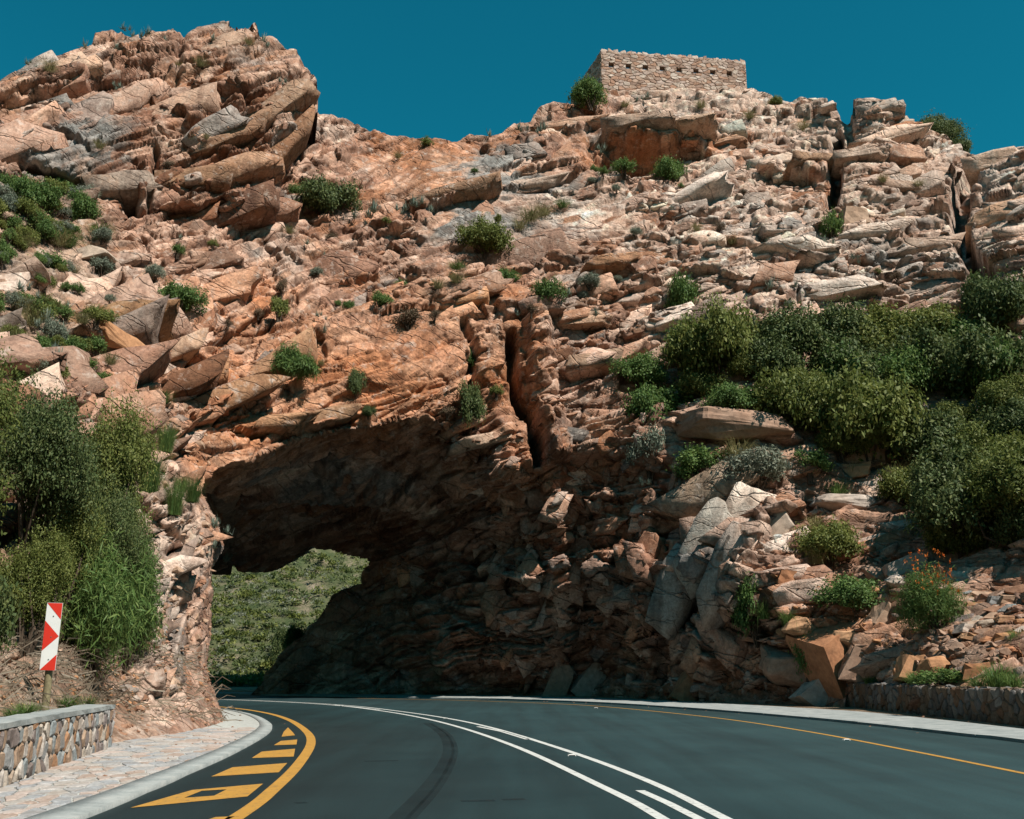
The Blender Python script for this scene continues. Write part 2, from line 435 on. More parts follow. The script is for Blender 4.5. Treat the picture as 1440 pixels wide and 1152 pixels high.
for line, a, wd in CRACKS:
    lx = [p[0] for p in line]
    ly = [p[1] for p in line]
    sel = (PX > min(lx) - 4 * wd) & (PX < max(lx) + 4 * wd) & (PY > min(ly) - 4 * wd) & (PY < max(ly) + 4 * wd)
    d, _ = pdist(line, WX[sel], WY[sel])
    disp[sel] -= a * np.exp(-(d / wd) ** 4)
for line, a, wd in RIDGES:
    lx = [p[0] for p in line]
    ly = [p[1] for p in line]
    sel = (PX > min(lx) - 3 * wd) & (PX < max(lx) + 3 * wd) & (PY > min(ly) - 3 * wd) & (PY < max(ly) + 3 * wd)
    d, _ = pdist(line, WX[sel], WY[sel])
    disp[sel] += a * np.exp(-(d / wd) ** 4)

# how blocky the rock is, by place
def blob(x, y, rx, ry): return np.exp(-(((PX - x) / rx) ** 2 + ((PY - y) / ry) ** 2) ** 1.5)
rough = np.ones_like(D)
for x, y, rx, ry, k in [(580, 500, 95, 65, .9), (100, 215, 70, 30, .6), (170, 150, 60, 30, .5), (1000, 260, 40, 20, .4), (500, 300, 60, 40, .4), (640, 250, 70, 30, .5), (330, 400, 60, 50, .4), (590, 240, 110, 40, .75), (810, 305, 85, 45, .75), (690, 300, 90, 40, .5), (660, 335, 80, 40, .5), (460, 380, 60, 60, .5),
                        (720, 500, 30, 90, .5), (440, 560, 80, 40, .5), (480, 660, 180, 50, .6), (1010, 690, 50, 45, .5), (720, 630, 25, 50, .6), (300, 640, 45, 40, .4)]:
    rough *= 1 - k * blob(x, y, rx, ry)
thin = np.clip(sstep(840, 920, PX) * sstep(480, 420, PY) + blob(820, 480, 90, 90) + .6 * blob(690, 640, 60, 30), 0, 1)
soil = np.clip(blob(60, 330, 90, 70) + blob(40, 460, 90, 70) + sstep(260, 120, PX) * sstep(640, 760, PY) + .9 * blob(1200, 560, 220, 110) + .8 * blob(1330, 700, 120, 120)
               + .7 * blob(1090, 640, 90, 25) + .6 * blob(1300, 920, 120, 60), 0, 1)
Q = P0.reshape(-1, 3)
X, Y, Z = Q[:, 0], Q[:, 1], Q[:, 2]
xs_ = np.linspace(-60, 60, 400)
th = np.radians(np.interp(xs_, [-30, -14, -8, -3, 5, 12, 22, 30], [30, 31, 29, 22, 15, 13, 9, 8]))
g = np.cumsum(np.tan(th)) * (xs_[1] - xs_[0])
wl = fbm(Q * .12, 3, 21)
bed = Z - np.interp(X, xs_, g) + .9 * wl - .25 * Y
along = X + .35 * Z + 1.1 * fbm(Q * .1 + 50, 2, 31)
rr = rough.ravel()
tt = thin.ravel()
ss = soil.ravel()
fr = fbm(Q * .9, 5, 41, .55)
dd_ = disp.ravel() + .35 * fbm(Q * .22, 4, 51) * (.4 + .6 * rr)
tone_id = []
edges = []
for L, hgt, A, seed in ((22.0, 1.5, .42, 161), (9.0, .55, .17, 171)):
    f1, f2, ra, rb, rc, v = worley(np.stack([along / L, Y / 30, bed / hgt], -1) + .05 * fbm(Q * .3, 2, 47)[:, None], seed, .8)
    dd_ = dd_ + (.35 + .65 * rr) * (1 - .7 * ss) * ((ra - .5) * 2 * A - v[:, 2] * A * .9 - A * .5 * np.exp(-((f2 - f1) / .05) ** 2))
fl = np.stack([fbm(Q * .45, 2, 43), fbm(Q * .45 + 9, 2, 44), fbm(Q * .45 + 21, 2, 45)], -1)
sub = np.ones(len(Q), np.float32)
for k, (L, hgt, A, Tl, gr, seed) in enumerate([(6.0, 2.3, .55, .5, .45, 61), (2.4, .85, .30, .34, .34, 71), (.85, .33, .10, .14, .12, 81), (.34, .15, .03, .04, .02, 91)]):
    C = np.stack([along / L, Y / L, bed / hgt], -1) + fl * np.array([.10, .06, .07])
    f1, f2, ra, rb, rc, v = worley(C, seed)
    if k in (1, 2):                                   # thin-bedded places: a second, flatter set of cells
        g1, g2, sa, sb, sc2, sv = worley(np.stack([along / (L * .8), Y / L, bed / (hgt * .55)], -1) + fl * .1, seed + 300)
        pick = tt > .5
        f1, f2, ra, rb, rc = [np.where(pick, p_, q_) for p_, q_ in ((g1, f1), (g2, f2), (sa, ra), (sb, rb), (sc2, rc))]
        v = np.where(pick[:, None], sv, v)
    e = f2 - f1
    tilt = (v[:, 0] * (ra - .5) * 1.8 + v[:, 2] * (-.5 + 1.2 * (rb - .5))) * Tl
    amp = (rr if k < 3 else .35 + .65 * rr) * (1 - .5 * ss) * sub
    dd_ = dd_ + amp * ((ra * .6 + rc * .4 - .5) * 2 * A + tilt - gr * (rb > .3) * np.exp(-(e / .04) ** 2))
    if k > 0: sub = sub * (.35 + .9 * sstep(.35, .75, rc))
    tone_id.append((ra, rb, rc))
    edges.append(np.exp(-(e / .07) ** 2))
dd_ = dd_ + .022 * fr * (1 + 2 * ss)
ground_fade = np.clip((Q[:, 2] - 0) / 1.2, .15, 1)
hole_fade = 1 - .8 * blob(410, 870, 150, 130).ravel() * m_in.ravel()
kn = np.where(m_in.ravel(), .65, .3)[:, None]
ND = N.reshape(-1, 3) * kn + np.stack([-X, -Y, np.zeros_like(X)], -1) / np.hypot(X, Y)[:, None] * (1 - kn)
dsky = (PY - top[:, None]).ravel()
pil_fade = np.where(m_in.ravel() & (PX.ravel() < 345), sstep(0, 14, pd_.ravel()), 1.0)
sk = np.exp(-dsky / 6.0)
amt = dd_ * ground_fade * hole_fade * pil_fade * (1 - .55 * sk)
amt = amt * np.where(~m_in.ravel() & (PX.ravel() < 335) & (PY.ravel() > 640), .22 + .78 * sstep(4, 60, pd_.ravel()), 1.0)
amt = amt * np.where(PX.ravel() > 330, np.where(PY.ravel() < 300, .3 + .7 * sstep(0, 12, cd.ravel()), 1.0), 1.0)
amt = amt.reshape(PX.shape)
# take the comb out of one-vertex steps
amt[1:-1] = .22 * amt[:-2] + .56 * amt[1:-1] + .22 * amt[2:]
amt[1:-1] = .12 * amt[:-2] + .76 * amt[1:-1] + .12 * amt[2:]
amt = amt.ravel()
up = ND[:, 2] * (1 - .75 * sk)
ND = np.stack([ND[:, 0], ND[:, 1], up], -1)
P1 = (Q + ND * amt[:, None]).reshape(P0.shape)

# ---- base colour of the rock (patina, iron stain, lichen-grey, pale quartzite)
pal = np.array([[.44, .19, .092], [.48, .255, .155], [.33, .18, .125], [.60, .435, .35], [.27, .262, .25], [.24, .115, .07], [.70, .60, .53]], np.float32)
def patch(lst): return sum(k * blob(x, y, rx, ry) for x, y, rx, ry, k in lst).ravel()
pale = .26 + .46 * sstep(820, 980, PX).ravel() * sstep(520, 380, PY).ravel() + patch([(810, 300, 80, 40, .45), (150, 390, 80, 30, .5), (1080, 740, 40, 40, .6), (1040, 790, 25, 60, .6), (960, 100, 130, 50, .3), (210, 800, 60, 200, .3), (450, 180, 60, 20, .3), (1195, 690, 50, 25, .4)])
orange = .30 + patch([(570, 510, 140, 100, .45), (400, 560, 150, 70, .5), (300, 640, 60, 50, .5), (330, 470, 120, 80, .3), (600, 230, 80, 40, .4), (930, 215, 100, 25, .5), (1150, 250, 80, 60, .2), (1200, 880, 90, 60, .5), (730, 560, 30, 130, .5)])
grey = .19 + patch([(700, 240, 80, 34, .75), (660, 325, 60, 35, .65), (560, 395, 40, 20, .4), (870, 480, 60, 40, .3), (1290, 390, 90, 40, .3), (1100, 330, 90, 40, .2), (440, 190, 30, 20, .4), (100, 210, 90, 50, .35), (80, 150, 90, 50, .2), (1000, 780, 40, 90, .6), (460, 680, 110, 30, .5), (1250, 330, 120, 80, .12), (230, 900, 90, 120, .35)])
dark = .20 + patch([(240, 200, 180, 110, .25), (650, 850, 250, 150, .25), (1100, 930, 70, 80, .4), (850, 460, 80, 60, .2)])
n_a = fbm(Q * .5 + 7, 4, 101)
n_b = fbm(Q * .35 + 31, 4, 111)
(ra0, rb0, rc0), (ra1, rb1, rc1), (ra2, rb2, rc2), (ra3, rb3, rc3) = tone_id
wts = np.stack([np.maximum(.05, orange * (.9 + .6 * n_a + .5 * (rb1 - .5))),
                np.maximum(.05, orange * (.8 - .6 * n_a + .7 * (rc1 - .5))),
                np.maximum(.03, .3 + .35 * n_b + .5 * (ra1 - .5)),
                np.maximum(.0, pale * (1 + .8 * n_b + 1.6 * (rb1 - .5) + 1.0 * (rb2 - .5))),
                np.maximum(.0, grey * (1 - .9 * n_b + 1.5 * (ra1 - .5) + .9 * (rc2 - .5))),
                np.maximum(.0, dark * (1 + .9 * n_a + 1.4 * (rc1 - .5) + .8 * (rb2 - .5))),
                np.maximum(.0, pale * (.35 - .5 * n_a + 1.3 * (ra2 - .5) + .7 * (rc1 - .5)))], -1) ** 3.8
wts /= wts.sum(-1, keepdims=True)
tone = wts @ pal
tone *= (.66 + .68 * rb2)[:, None] * (.9 + .2 * rc3)[:, None]
tone *= (1 - .35 * np.clip(edges[1] * .6 + edges[2] * .5, 0, 1))[:, None]     # dirt in the joints
sc_ = np.array([.31, .225, .165], np.float32) * (1 + .3 * n_a)[:, None]
tone = tone * (1 - .65 * ss)[:, None] + sc_ * (.65 * ss)[:, None]
tone = np.clip(tone * .92, .02, .62)
pal = pal * .92

def mesh_obj(name, verts, faces, mat, parent=None, smooth=False, link=True):
    me = bpy.data.meshes.new(name)
    verts = np.asarray(verts, np.float32)
    if isinstance(faces, np.ndarray):
        nf, k = faces.shape
        me.vertices.add(len(verts))
        me.vertices.foreach_set('co', verts.ravel())
        me.loops.add(nf * k)
        me.polygons.add(nf)
        me.loops.foreach_set('vertex_index', faces.astype(np.int32).ravel())
        me.polygons.foreach_set('loop_start', np.arange(0, nf * k, k, dtype=np.int32))
        me.update(calc_edges=True)
    else:
        me.from_pydata([tuple(map(float, q)) for q in verts], [], faces)
    if smooth: me.polygons.foreach_set('use_smooth', np.ones(len(me.polygons), bool))
    me.materials.append(MATS[mat])
    me.update()
    ob = bpy.data.objects.new(name, me)
    if link: COL.objects.link(ob)
    if parent is not None: ob.parent = parent
    return ob
def tag(o, label=None, cat=None, group=None, kind=None):
    if label: o['label'] = label
    if cat: o['category'] = cat
    if group: o['group'] = group
    if kind: o['kind'] = kind
    return o
def set_tone(me, col):
    a = me.attributes.new('tone', 'FLOAT_COLOR', 'POINT')
    c4 = np.ones((len(col), 4), np.float32)
    c4[:, :3] = col
    a.data.foreach_set('color', c4.ravel())

# hole: what one sees through the tunnel
HOLE = [(318, 1100), (330, 978), (352, 978), (366, 962), (372, 945), (384, 935), (396, 915), (412, 900), (425, 893), (432, 880), (452, 868), (458, 850), (466, 836), (490, 828), (508, 822), (514, 800), (521, 792),
        (506, 787), (488, 783), (470, 776), (450, 773), (430, 771), (412, 783), (396, 797), (376, 806), (350, 806), (322, 803), (290, 808), (240, 900), (270, 1100)]
m_hole = inside(HOLE, PX + .3 * wob, PY + .3 * wob2) & m_in
nc = len(pxs)
idx = np.arange(nc * NR).reshape(nc, NR)
quads = np.stack([idx[:-1, :-1], idx[1:, :-1], idx[1:, 1:], idx[:-1, 1:]], -1)
jj = np.arange(NR - 1)[None, :]
live = (jj < np.maximum(JT[:-1], JT[1:])[:, None]) & (jj >= np.minimum(JB[:-1], JB[1:])[:, None])
quads = quads[live]
hv = m_hole.ravel()
nin = hv[quads].sum(-1)
yq = P1.reshape(-1, 3)[:, 1][quads]
xq = PX.ravel()[quads]
pyq = PY.ravel()[quads]
bridge = ((yq.max(1) - yq.min(1)) > 6) & (xq.max(1) < 335)
bridge2 = ((yq.max(1) - yq.min(1)) > 3.5) & (xq.min(1) > 436) & (xq.max(1) < 475) & (pyq.max(1) < 215)
quads_k = quads[(nin < 2) & ~bridge & ~bridge2]
# the cliff is cut into a few pieces of terrain: columns split so that each stays a handy mesh
verts = P1.reshape(-1, 3)
extra_v, extra_t, extra_f = [], [], []
base = len(verts)
# back of the ridge
ar = np.arange(nc)
topv = P1[ar, JT]
prev = idx[ar, JT]
off = 0
for k, (dy, dz) in enumerate([(.5, -.05), (1.5, -.4), (4, -1.2), (10, -4), (20, -10)]):
    r = topv + np.stack([topv[:, 0] / topv[:, 1] * dy, np.full(nc, dy), np.full(nc, dz)], -1) + (rng.random((nc, 3)) - .5) * .25 * min(1, k)
    extra_v.append(r)
    extra_t.append(tone.reshape(nc, NR, 3)[ar, JT])
    cur = base + off + np.arange(nc)
    extra_f.append(np.stack([prev[:-1], prev[1:], cur[1:], cur[:-1]], -1)[np.linalg.norm(np.diff(topv, axis=0), axis=1) < 2.2])
    prev = cur
    off += nc
# foot, sunk into the ground
footv = P1[ar, JB]
r = footv + np.array([0, .25, 0])
r[:, 2] = -1.2
extra_v.append(r)
extra_t.append(tone.reshape(nc, NR, 3)[ar, JB])
cur = base + off + np.arange(nc)
jump = (np.abs(np.diff(footv[:, 1])) < 3) & ~(m_hole[ar, JB][1:] | m_hole[ar, JB][:-1])
fi = idx[ar, JB]
extra_f.append(np.stack([cur[:-1], cur[1:], fi[1:], fi[:-1]], -1)[jump])
off += nc
# thickness of the rock round the far mouth
keepv = np.zeros(nc * NR, bool)
keepv[quads_k.ravel()] = True
rim_f = quads[(nin >= 2) & (nin < 4)]
e_cnt = {}
ek = np.concatenate([quads_k[:, [0, 1]], quads_k[:, [1, 2]], quads_k[:, [2, 3]], quads_k[:, [3, 0]]])
near_rim = np.zeros(nc * NR, bool)
near_rim[quads[nin > 0].ravel()] = True
ek = ek[near_rim[ek[:, 0]] & near_rim[ek[:, 1]]]
srt = np.sort(ek, 1)
key = srt[:, 0].astype(np.int64) * (nc * NR) + srt[:, 1]
u_, inv, cnt = np.unique(key, return_inverse=True, return_counts=True)
rim = ek[cnt[inv] == 1]
rim = rim[(verts[rim[:, 0], 1] > 44) & (verts[rim[:, 1], 1] > 44)]
rv = np.unique(rim)
rmap = {int(a): i for i, a in enumerate(rv)}
cen = np.array([-19.0, 60, 3.2])
prev_id = {int(a): int(a) for a in rv}
for k, (dy, ot) in enumerate([(1.0, .35), (3.0, .9), (6, 1.6)]):
    q = verts[rv].copy()
    o2 = (q - cen) * np.array([1, 0, 1])
    o2 /= np.linalg.norm(o2, axis=1, keepdims=True) + 1e-6
    dirv = q - np.array([0, 0, CAMH])
    dirv /= np.linalg.norm(dirv, axis=1, keepdims=True)
    q = q + dirv * dy + o2 * ot + (rng.random(q.shape) - .5) * .25
    extra_v.append(q)
    extra_t.append(tone[rv])
    cur_id = {int(a): base + off + i for i, a in enumerate(rv)}
    extra_f.append(np.array([[prev_id[int(a)], cur_id[int(a)], cur_id[int(b_)], prev_id[int(b_)]] for a, b_ in rim]))
    prev_id = cur_id
    off += len(rv)
# side of the pillar, running back along the road
br = quads[bridge]
lv = np.unique(br[(P1.reshape(-1, 3)[:, 1][br] < 42)]) if len(br) else np.array([], int)
ekp = np.concatenate([br[:, [0, 1]], br[:, [1, 2]], br[:, [2, 3]], br[:, [3, 0]]])
yv = verts[:, 1]
ekp = ekp[(yv[ekp[:, 0]] < 42) & (yv[ekp[:, 1]] < 42)]
srt = np.sort(ekp, 1)
_, first, cntp = np.unique(srt[:, 0].astype(np.int64) * (nc * NR) + srt[:, 1], return_index=True, return_counts=True)
ekp = ekp[first[cntp == 1]]
pid = {int(a): int(a) for a in lv}
for dist in (.8, 2.5, 7, 18):
    q = verts[lv] + np.array([-.66, .75, 0]) * dist + (rng.random((len(lv), 3)) - .5) * .2
    extra_v.append(q)
    extra_t.append(tone[lv])
    cid = {int(a): base + off + i for i, a in enumerate(lv)}
    extra_f.append(np.array([[pid[int(a)], pid[int(b_)], cid[int(b_)], cid[int(a)]] for a, b_ in ekp]))
    pid = cid
    off += len(lv)
# the vault goes on behind the pillar
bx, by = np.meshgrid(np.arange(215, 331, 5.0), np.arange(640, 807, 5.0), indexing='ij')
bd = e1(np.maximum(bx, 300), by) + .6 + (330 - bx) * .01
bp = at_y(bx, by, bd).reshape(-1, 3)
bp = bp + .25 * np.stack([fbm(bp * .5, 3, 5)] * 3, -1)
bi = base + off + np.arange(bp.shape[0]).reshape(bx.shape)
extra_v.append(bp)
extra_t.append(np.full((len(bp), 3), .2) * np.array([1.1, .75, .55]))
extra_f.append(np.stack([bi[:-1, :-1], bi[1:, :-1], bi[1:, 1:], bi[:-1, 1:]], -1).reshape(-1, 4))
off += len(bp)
allv = np.concatenate([verts] + extra_v)
allt = np.concatenate([tone] + extra_t)
allf = np.concatenate([quads_k] + extra_f)
cliff = mesh_obj('cliff', allv, allf, 'rock', smooth=False)
set_tone(cliff.data, allt)
tag(cliff, kind='structure')
print('cliff faces', len(allf))
def cliff_at(px, py):
    """place on the finished rock seen at a photo pixel (by grid column and row)"""
    i = int(np.argmin(np.abs(pxs - px)))
    j = int(np.clip(round((rows[0] - py) / 1.5), JB[i], JT[i]))
    return P1[i, j].copy()
# ------------------------------------------------------------------ angular slabs and blocks standing out of the face
import bmesh
def slab_templates(n_, seed):
    r = np.random.default_rng(seed)
    out = []
    for k in range(n_):
        bm = bmesh.new()
        c8 = np.array([[x, y, z] for x in (-1, 1) for y in (-1, 1) for z in (-1, 1)], float)
        c8 *= 1 + r.normal(size=(8, 3)) * .10
        c8[:, 0] += c8[:, 2] * r.normal() * .35              # sheared ends, as joints cut beds obliquely
        for q in c8: bm.verts.new(q)
        bmesh.ops.convex_hull(bm, input=bm.verts)
        for _ in range(r.integers(1, 5)):                    # break corners and edges off
            nrm = r.normal(size=3) * np.array([1.0, .9, .7])
            nrm /= np.linalg.norm(nrm)
            ext = max(np.dot(q.co[:], nrm) for q in bm.verts)
            res = bmesh.ops.bisect_plane(bm, geom=list(bm.verts) + list(bm.edges) + list(bm.faces), plane_co=nrm * ext * r.uniform(.74, .93), plane_no=nrm, clear_outer=True)
            ed = [g_ for g_ in res['geom_cut'] if isinstance(g_, bmesh.types.BMEdge)]
            if len(ed) > 2: bmesh.ops.edgeloop_fill(bm, edges=ed)
        bmesh.ops.triangulate(bm, faces=list(bm.faces))
        bmesh.ops.subdivide_edges(bm, edges=[e_ for e_ in bm.edges if e_.calc_length() > .75], cuts=2, use_grid_fill=True)
        bmesh.ops.triangulate(bm, faces=list(bm.faces))
        bmesh.ops.recalc_face_normals(bm, faces=list(bm.faces))
        co = np.array([q.co[:] for q in bm.verts])
        nz = .09 * fbm(co * np.array([1.1, 1.4, 1.6]) + k * 7.7, 3, k) + .05 * np.round(1.6 * vnoise(co * 2.1 + k, k + 70))
        for q, z_ in zip(bm.verts, nz): q.co *= 1 + float(z_)
        bm.verts.index_update()
        out.append((np.array([q.co[:] for q in bm.verts]), np.array([[q.index for q in f.verts] for f in bm.faces])))
        bm.free()
    return out
STT = slab_templates(60, 17)
TONE3 = tone.reshape(nc, NR, 3)
ND3 = ND.reshape(nc, NR, 3)
def theta_at(x): return float(np.interp(x, [-30, -14, -8, -3, 5, 12, 22, 30], [30, 31, 29, 22, 15, 13, 9, 8]))
def grid_ij(px, py):
    i = int(np.argmin(np.abs(pxs - px)))
    return i, int(np.clip(round((rows[0] - py) / 1.5), JB[i], JT[i]))
sr = np.random.default_rng(404)
SL_V, SL_F, SL_T, SL_S = [], [], [], []
def add_slab(px, py, L, Tk, Dp, ang, prot, col=None, yaw=0.0, pitch=0.0, tmpl=None):
    i, j = grid_ij(px, py)
    p, n_ = P1[i, j], ND3[i, j] * .5 + N[i, j] * .5
    n_ = n_ / (np.linalg.norm(n_) + 1e-9)
    yaw += .8 * math.atan2(n_[0], -n_[1]) if n_[1] < 0 else 0
    pitch -= .75 * math.asin(float(np.clip(n_[2], -.8, .8)))
    R_ = Matrix.Rotation(yaw, 3, 'Z') @ Matrix.Rotation(-math.radians(ang), 3, 'Y') @ Matrix.Rotation(pitch, 3, 'X')
    v, f = STT[int(sr.integers(0, len(STT))) if tmpl is None else tmpl]
    q = (v * np.array([L / 2, Dp / 2, Tk / 2])) @ np.array(R_).T
    q = q + p + n_ * (prot - Dp * .5)
    c_ = TONE3[i, j] if col is None else np.array(col) * .92
    c_ = c_ * sr.uniform(.62, 1.42)
    if col is None and sr.random() < .45:
        c_ = c_ * .5 + .5 * pal[int(sr.choice(7, p=[.18, .2, .16, .18, .1, .08, .10]))]
    SL_V.append(q)
    SL_F.append(f)
    SL_T.append(np.clip(np.repeat(c_[None], len(v), 0), .03, .75))
    dist = math.hypot(p[1], p[2])
    SL_S.append(L * Tk / dist ** 2)
tries = 0
BIGCR = [c_[0] for c_ in CRACKS if c_[1] >= 1.7]
def in_cleft(px, py, r_):
    return any(pdist(l_, np.array([px]), np.array([py]))[0][0] < r_ for l_ in BIGCR)
def broken(px, py):                                     # where the rock is shattered rather than massive
    q = np.array([[(px + py * .5) / 95, (py - px * .35) / 48, 3.3]])
    return float(sstep(-.12, .38, fbm(q, 3, 888)[0]))
ROUGH, SOIL = rough, soil
while len(SL_V) < 3000 and tries < 60000:
    tries += 1
    px, py = sr.uniform(-60, 1500), sr.uniform(30, 990)
    i, j = grid_ij(px, py)
    if py < top[i] + 3 or py > bot[i] - 4 or hv.reshape(nc, NR)[i, j]: continue
    if inside(HOLE, np.array([px]), np.array([py]))[0]: continue
    mi = m_in[i, j]
    if mi and px < 350: continue
    if not mi and px < 345 and py > 640 and pd_[i, j] < 14: continue
    if m_in[i, j] and pdist(HOLE, np.array([px]), np.array([py]), True)[0][0] < 14: continue
    rg, so_ = ROUGH[i, j], SOIL[i, j]
    ceil = mi and py < 760 and px < 640
    dens = broken(px, py)
    if thin[i, j] > .5: dens = max(dens, .5)
    if px > 690 and py > 600: dens = max(dens, .5)
    if px < 330 and py > 560: dens = max(dens, .6)
    if sr.random() > (rg ** 3) * (1 - .75 * so_) * (.06 if ceil else 1) * dens: continue
    p = P1[i, j]
    th_ = theta_at(p[0]) + sr.normal() * 7
    butt = 690 < px < 1060 and py > 590 and not (px > 930 and py < 640)
    L = float(np.clip(np.exp(sr.normal() * .8) * (.85 if not butt else .75), .24, 4.6))
    asp = sr.uniform(.2, .5)
    if thin[i, j] > .5:
        L = min(L, 2.2) * sr.choice([.45, .7, 1.0])
        asp = sr.uniform(.28, .6)
    if butt or (mi and px > 560):
        th_ = sr.normal(62, 14) if sr.random() < .6 else sr.uniform(-30, 120)
        asp = sr.uniform(.35, .8)
    if ceil:
        L *= 1.5
        asp *= .5
    if px < 170 and py > 860: continue
    if butt or (mi and px > 520): L = min(L * .8, 1.5)
    if in_cleft(px, py, 12 + L * .55 * F / p[1]): continue
    if px < 330 and py > 600: L *= .55
    if py > 780 and px > 1040: L *= .6
    if py > bot[i] - 25: L = min(L, .6)
    add_slab(px, py, L, L * asp, L * sr.uniform(.5, .95), th_, L * sr.uniform(-.05, .07 if thin[i, j] < .5 else .14) + .01, yaw=sr.normal() * .16, pitch=sr.normal() * .12)
# the slabs one can name: overhangs of the traced ledges
for x, y, L, Tk, Dp, ang, pr, col in [
        (895, 197, 5.2, .75, 3.4, 2, 1.5, (.50, .37, .29)), (962, 199, 4.0, .7, 3.0, 4, 1.2, (.48, .33, .24)), (1010, 198, 4.0, .9, 3.0, 8, .5, (.44, .26, .17)), (800, 176, 3.6, .8, 2.5, 6, .5, (.42, .26, .18)),
        (1090, 232, 3.6, .9, 2.6, 4, .7, (.52, .40, .32)), (1140, 240, 3.2, .8, 2.6, 2, .7, (.46, .28, .18)), (1145, 195, 3.4, .7, 2.2, 6, .4, (.54, .43, .36)), (1235, 150, 3.4, .9, 2.6, 2, .5, (.62, .52, .45)),
        (1250, 185, 4.2, 1.2, 2.6, 8, .4, (.5, .36, .28)), (1010, 240, 2.8, .9, 2.0, 32, .5, (.60, .50, .43)), (975, 275, 4.2, .9, 2.0, 28, .4, (.58, .48, .42)), (1120, 358, 3.2, .9, 2.4, 6, .6, (.50, .42, .36)),
        (640, 276, 5.4, .8, 2.2, 16, .4, (.46, .28, .18)), (740, 256, 4.6, .8, 2.0, 12, .4, (.42, .32, .26)), (300, 572, 5.2, 1.0, 2.4, 32, .5, (.46, .25, .14)), (390, 512, 4.6, .9, 2.2, 36, .5, (.47, .27, .16)),
        (283, 540, 2.8, 1.0, 1.8, 30, .5, (.42, .22, .12)), (250, 500, 2.4, .8, 1.6, 28, .4, (.5, .33, .23)), (160, 465, 3.4, 1.1, 2.2, 14, .6, (.42, .24, .13)), (360, 596, 4.6, .8, 2.0, 8, .4, (.46, .26, .15)), (450, 585, 4.2, .7, 1.8, 18, .3, (.46, .27, .16)),
        (250, 150, 4.6, 1.6, 2.4, 24, .4, (.40, .26, .19)), (160, 150, 5.0, 1.5, 2.2, 30, .3, (.38, .25, .19)), (335, 178, 4.0, 1.5, 2.2, 34, .5, (.42, .25, .16)), (170, 258, 3.8, 1.2, 2.2, 16, .6, (.34, .26, .21)), (275, 246, 4.2, 1.2, 2.4, 10, .5, (.40, .23, .14)),
        (330, 235, 4.0, 1.4, 2.2, 30, .6, (.38, .22, .14)), (395, 150, 4.4, 1.4, 2.2, 48, .4, (.44, .28, .19)), (410, 190, 4.6, 1.0, 2.0, 56, .5, (.40, .22, .13)), (310, 60, 3.8, 1.4, 2.2, 30, .2, (.5, .33, .24)), (90, 110, 4.4, 1.3, 2.2, 28, .3, (.44, .3, .22)),
        (860, 382, 2.8, .8, 2.0, 4, .7, (.40, .22, .13)), (830, 515, 3.0, .8, 1.8, 10, .6, (.36, .24, .17)), (820, 452, 3.4, .7, 1.8, 8, .5, (.46, .30, .21)), (665, 425, 1.8, .9, 1.8, 12, .6, (.42, .22, .12)),
        (675, 622, 2.6, .5, 1.8, 14, .5, (.5, .35, .26)), (640, 612, 2.4, .45, 1.6, 20, .4, (.44, .27, .18)), (1210, 225, 3.6, .8, 2.0, 6, .4, (.52, .38, .30)), (1260, 262, 3.8, .8, 2.0, 4, .4, (.46, .31, .23)), (1230, 330, 4.2, .9, 2.0, 6, .4, (.56, .45, .38)),
        (1300, 345, 3.8, .9, 2.0, 4, .4, (.5, .36, .28)), (1170, 410, 5.2, 1.0, 2.2, 8, .4, (.55, .46, .40)), (1290, 405, 5.2, 1.1, 2.2, 6, .4, (.52, .42, .36)), (1400, 240, 3.6, 1.2, 2.4, 4, .5, (.52, .37, .28)), (1410, 300, 3.4, 1.5, 2.4, 2, .6, (.47, .29, .19)),
        (1040, 735, 4.0, 1.5, 2.0, 62, .5, (.62, .52, .44)), (1022, 800, 4.2, 1.3, 1.8, 60, .5, (.60, .50, .43)), (985, 690, 4.2, 1.8, 1.6, 28, .3, (.40, .30, .22)), (985, 760, 4.0, 1.6, 1.6, 58, .3, (.36, .33, .29)), (950, 830, 4.0, 1.4, 1.6, 62, .3, (.38, .34, .30)),
        (1098, 612, 2.0, .5, 1.4, -10, .4, (.43, .26, .2))]:
    for _ in range(1): add_slab(x, y, L * .85, Tk * .85, Dp, ang, pr * .8, col, sr.normal() * .12, sr.normal() * .06)
order = np.argsort(SL_S)[::-1]
def slab_obj(name, ids):
    V_, F_, T_, o_ = [], [], [], 0
    for i in ids:
        V_.append(SL_V[i])
        F_.append(SL_F[i] + o_)
        T_.append(SL_T[i])
        o_ += len(SL_V[i])
    V_ = np.concatenate(V_)
    org = V_.mean(0) if len(ids) == 1 else np.zeros(3)
    ob = mesh_obj(name, V_ - org, np.concatenate(F_), 'rock', cliff)
    ob.location = org
    set_tone(ob.data, np.concatenate(T_))
    return ob
for i in order[:290]: slab_obj('rock_slab', [i])
tag(slab_obj('rock_blocks', order[290:]), kind='stuff')
# ==== SETTING ====
m, t, b = new_mat('asphalt', .75, .35)
pos = geo_pos(t)
c = ramp(t, noise(t, .35, 4, .6, pos), [(.3, (.008, .026, .030)), (.7, (.015, .040, .044))])
c = mixc(t, .5, c, ramp(t, noise(t, 32, 4, .8, pos), [(.3, .3), (.7, 1.75)]), 'MULTIPLY')
t.links.new(c, b.inputs['Base Color'])
mr = nd(t, 'ShaderNodeMapping')
mr.inputs['Scale'].default_value = (1.6, .1, 1)
mr.inputs['Rotation'].default_value = (0, 0, math.radians(-6))
t.links.new(pos, mr.inputs['Vector'])
c = mixc(t, .6, c, ramp(t, noise(t, 1.0, 4, .6, mr.outputs[0]), [(.35, .62), (.6, 1.2)]), 'MULTIPLY')
t.links.new(c, b.inputs['Base Color'])
bump(t, b, noise(t, 90, 2, .6, pos), .3, .01)
m, t, b = new_mat('earth', .95, .1)
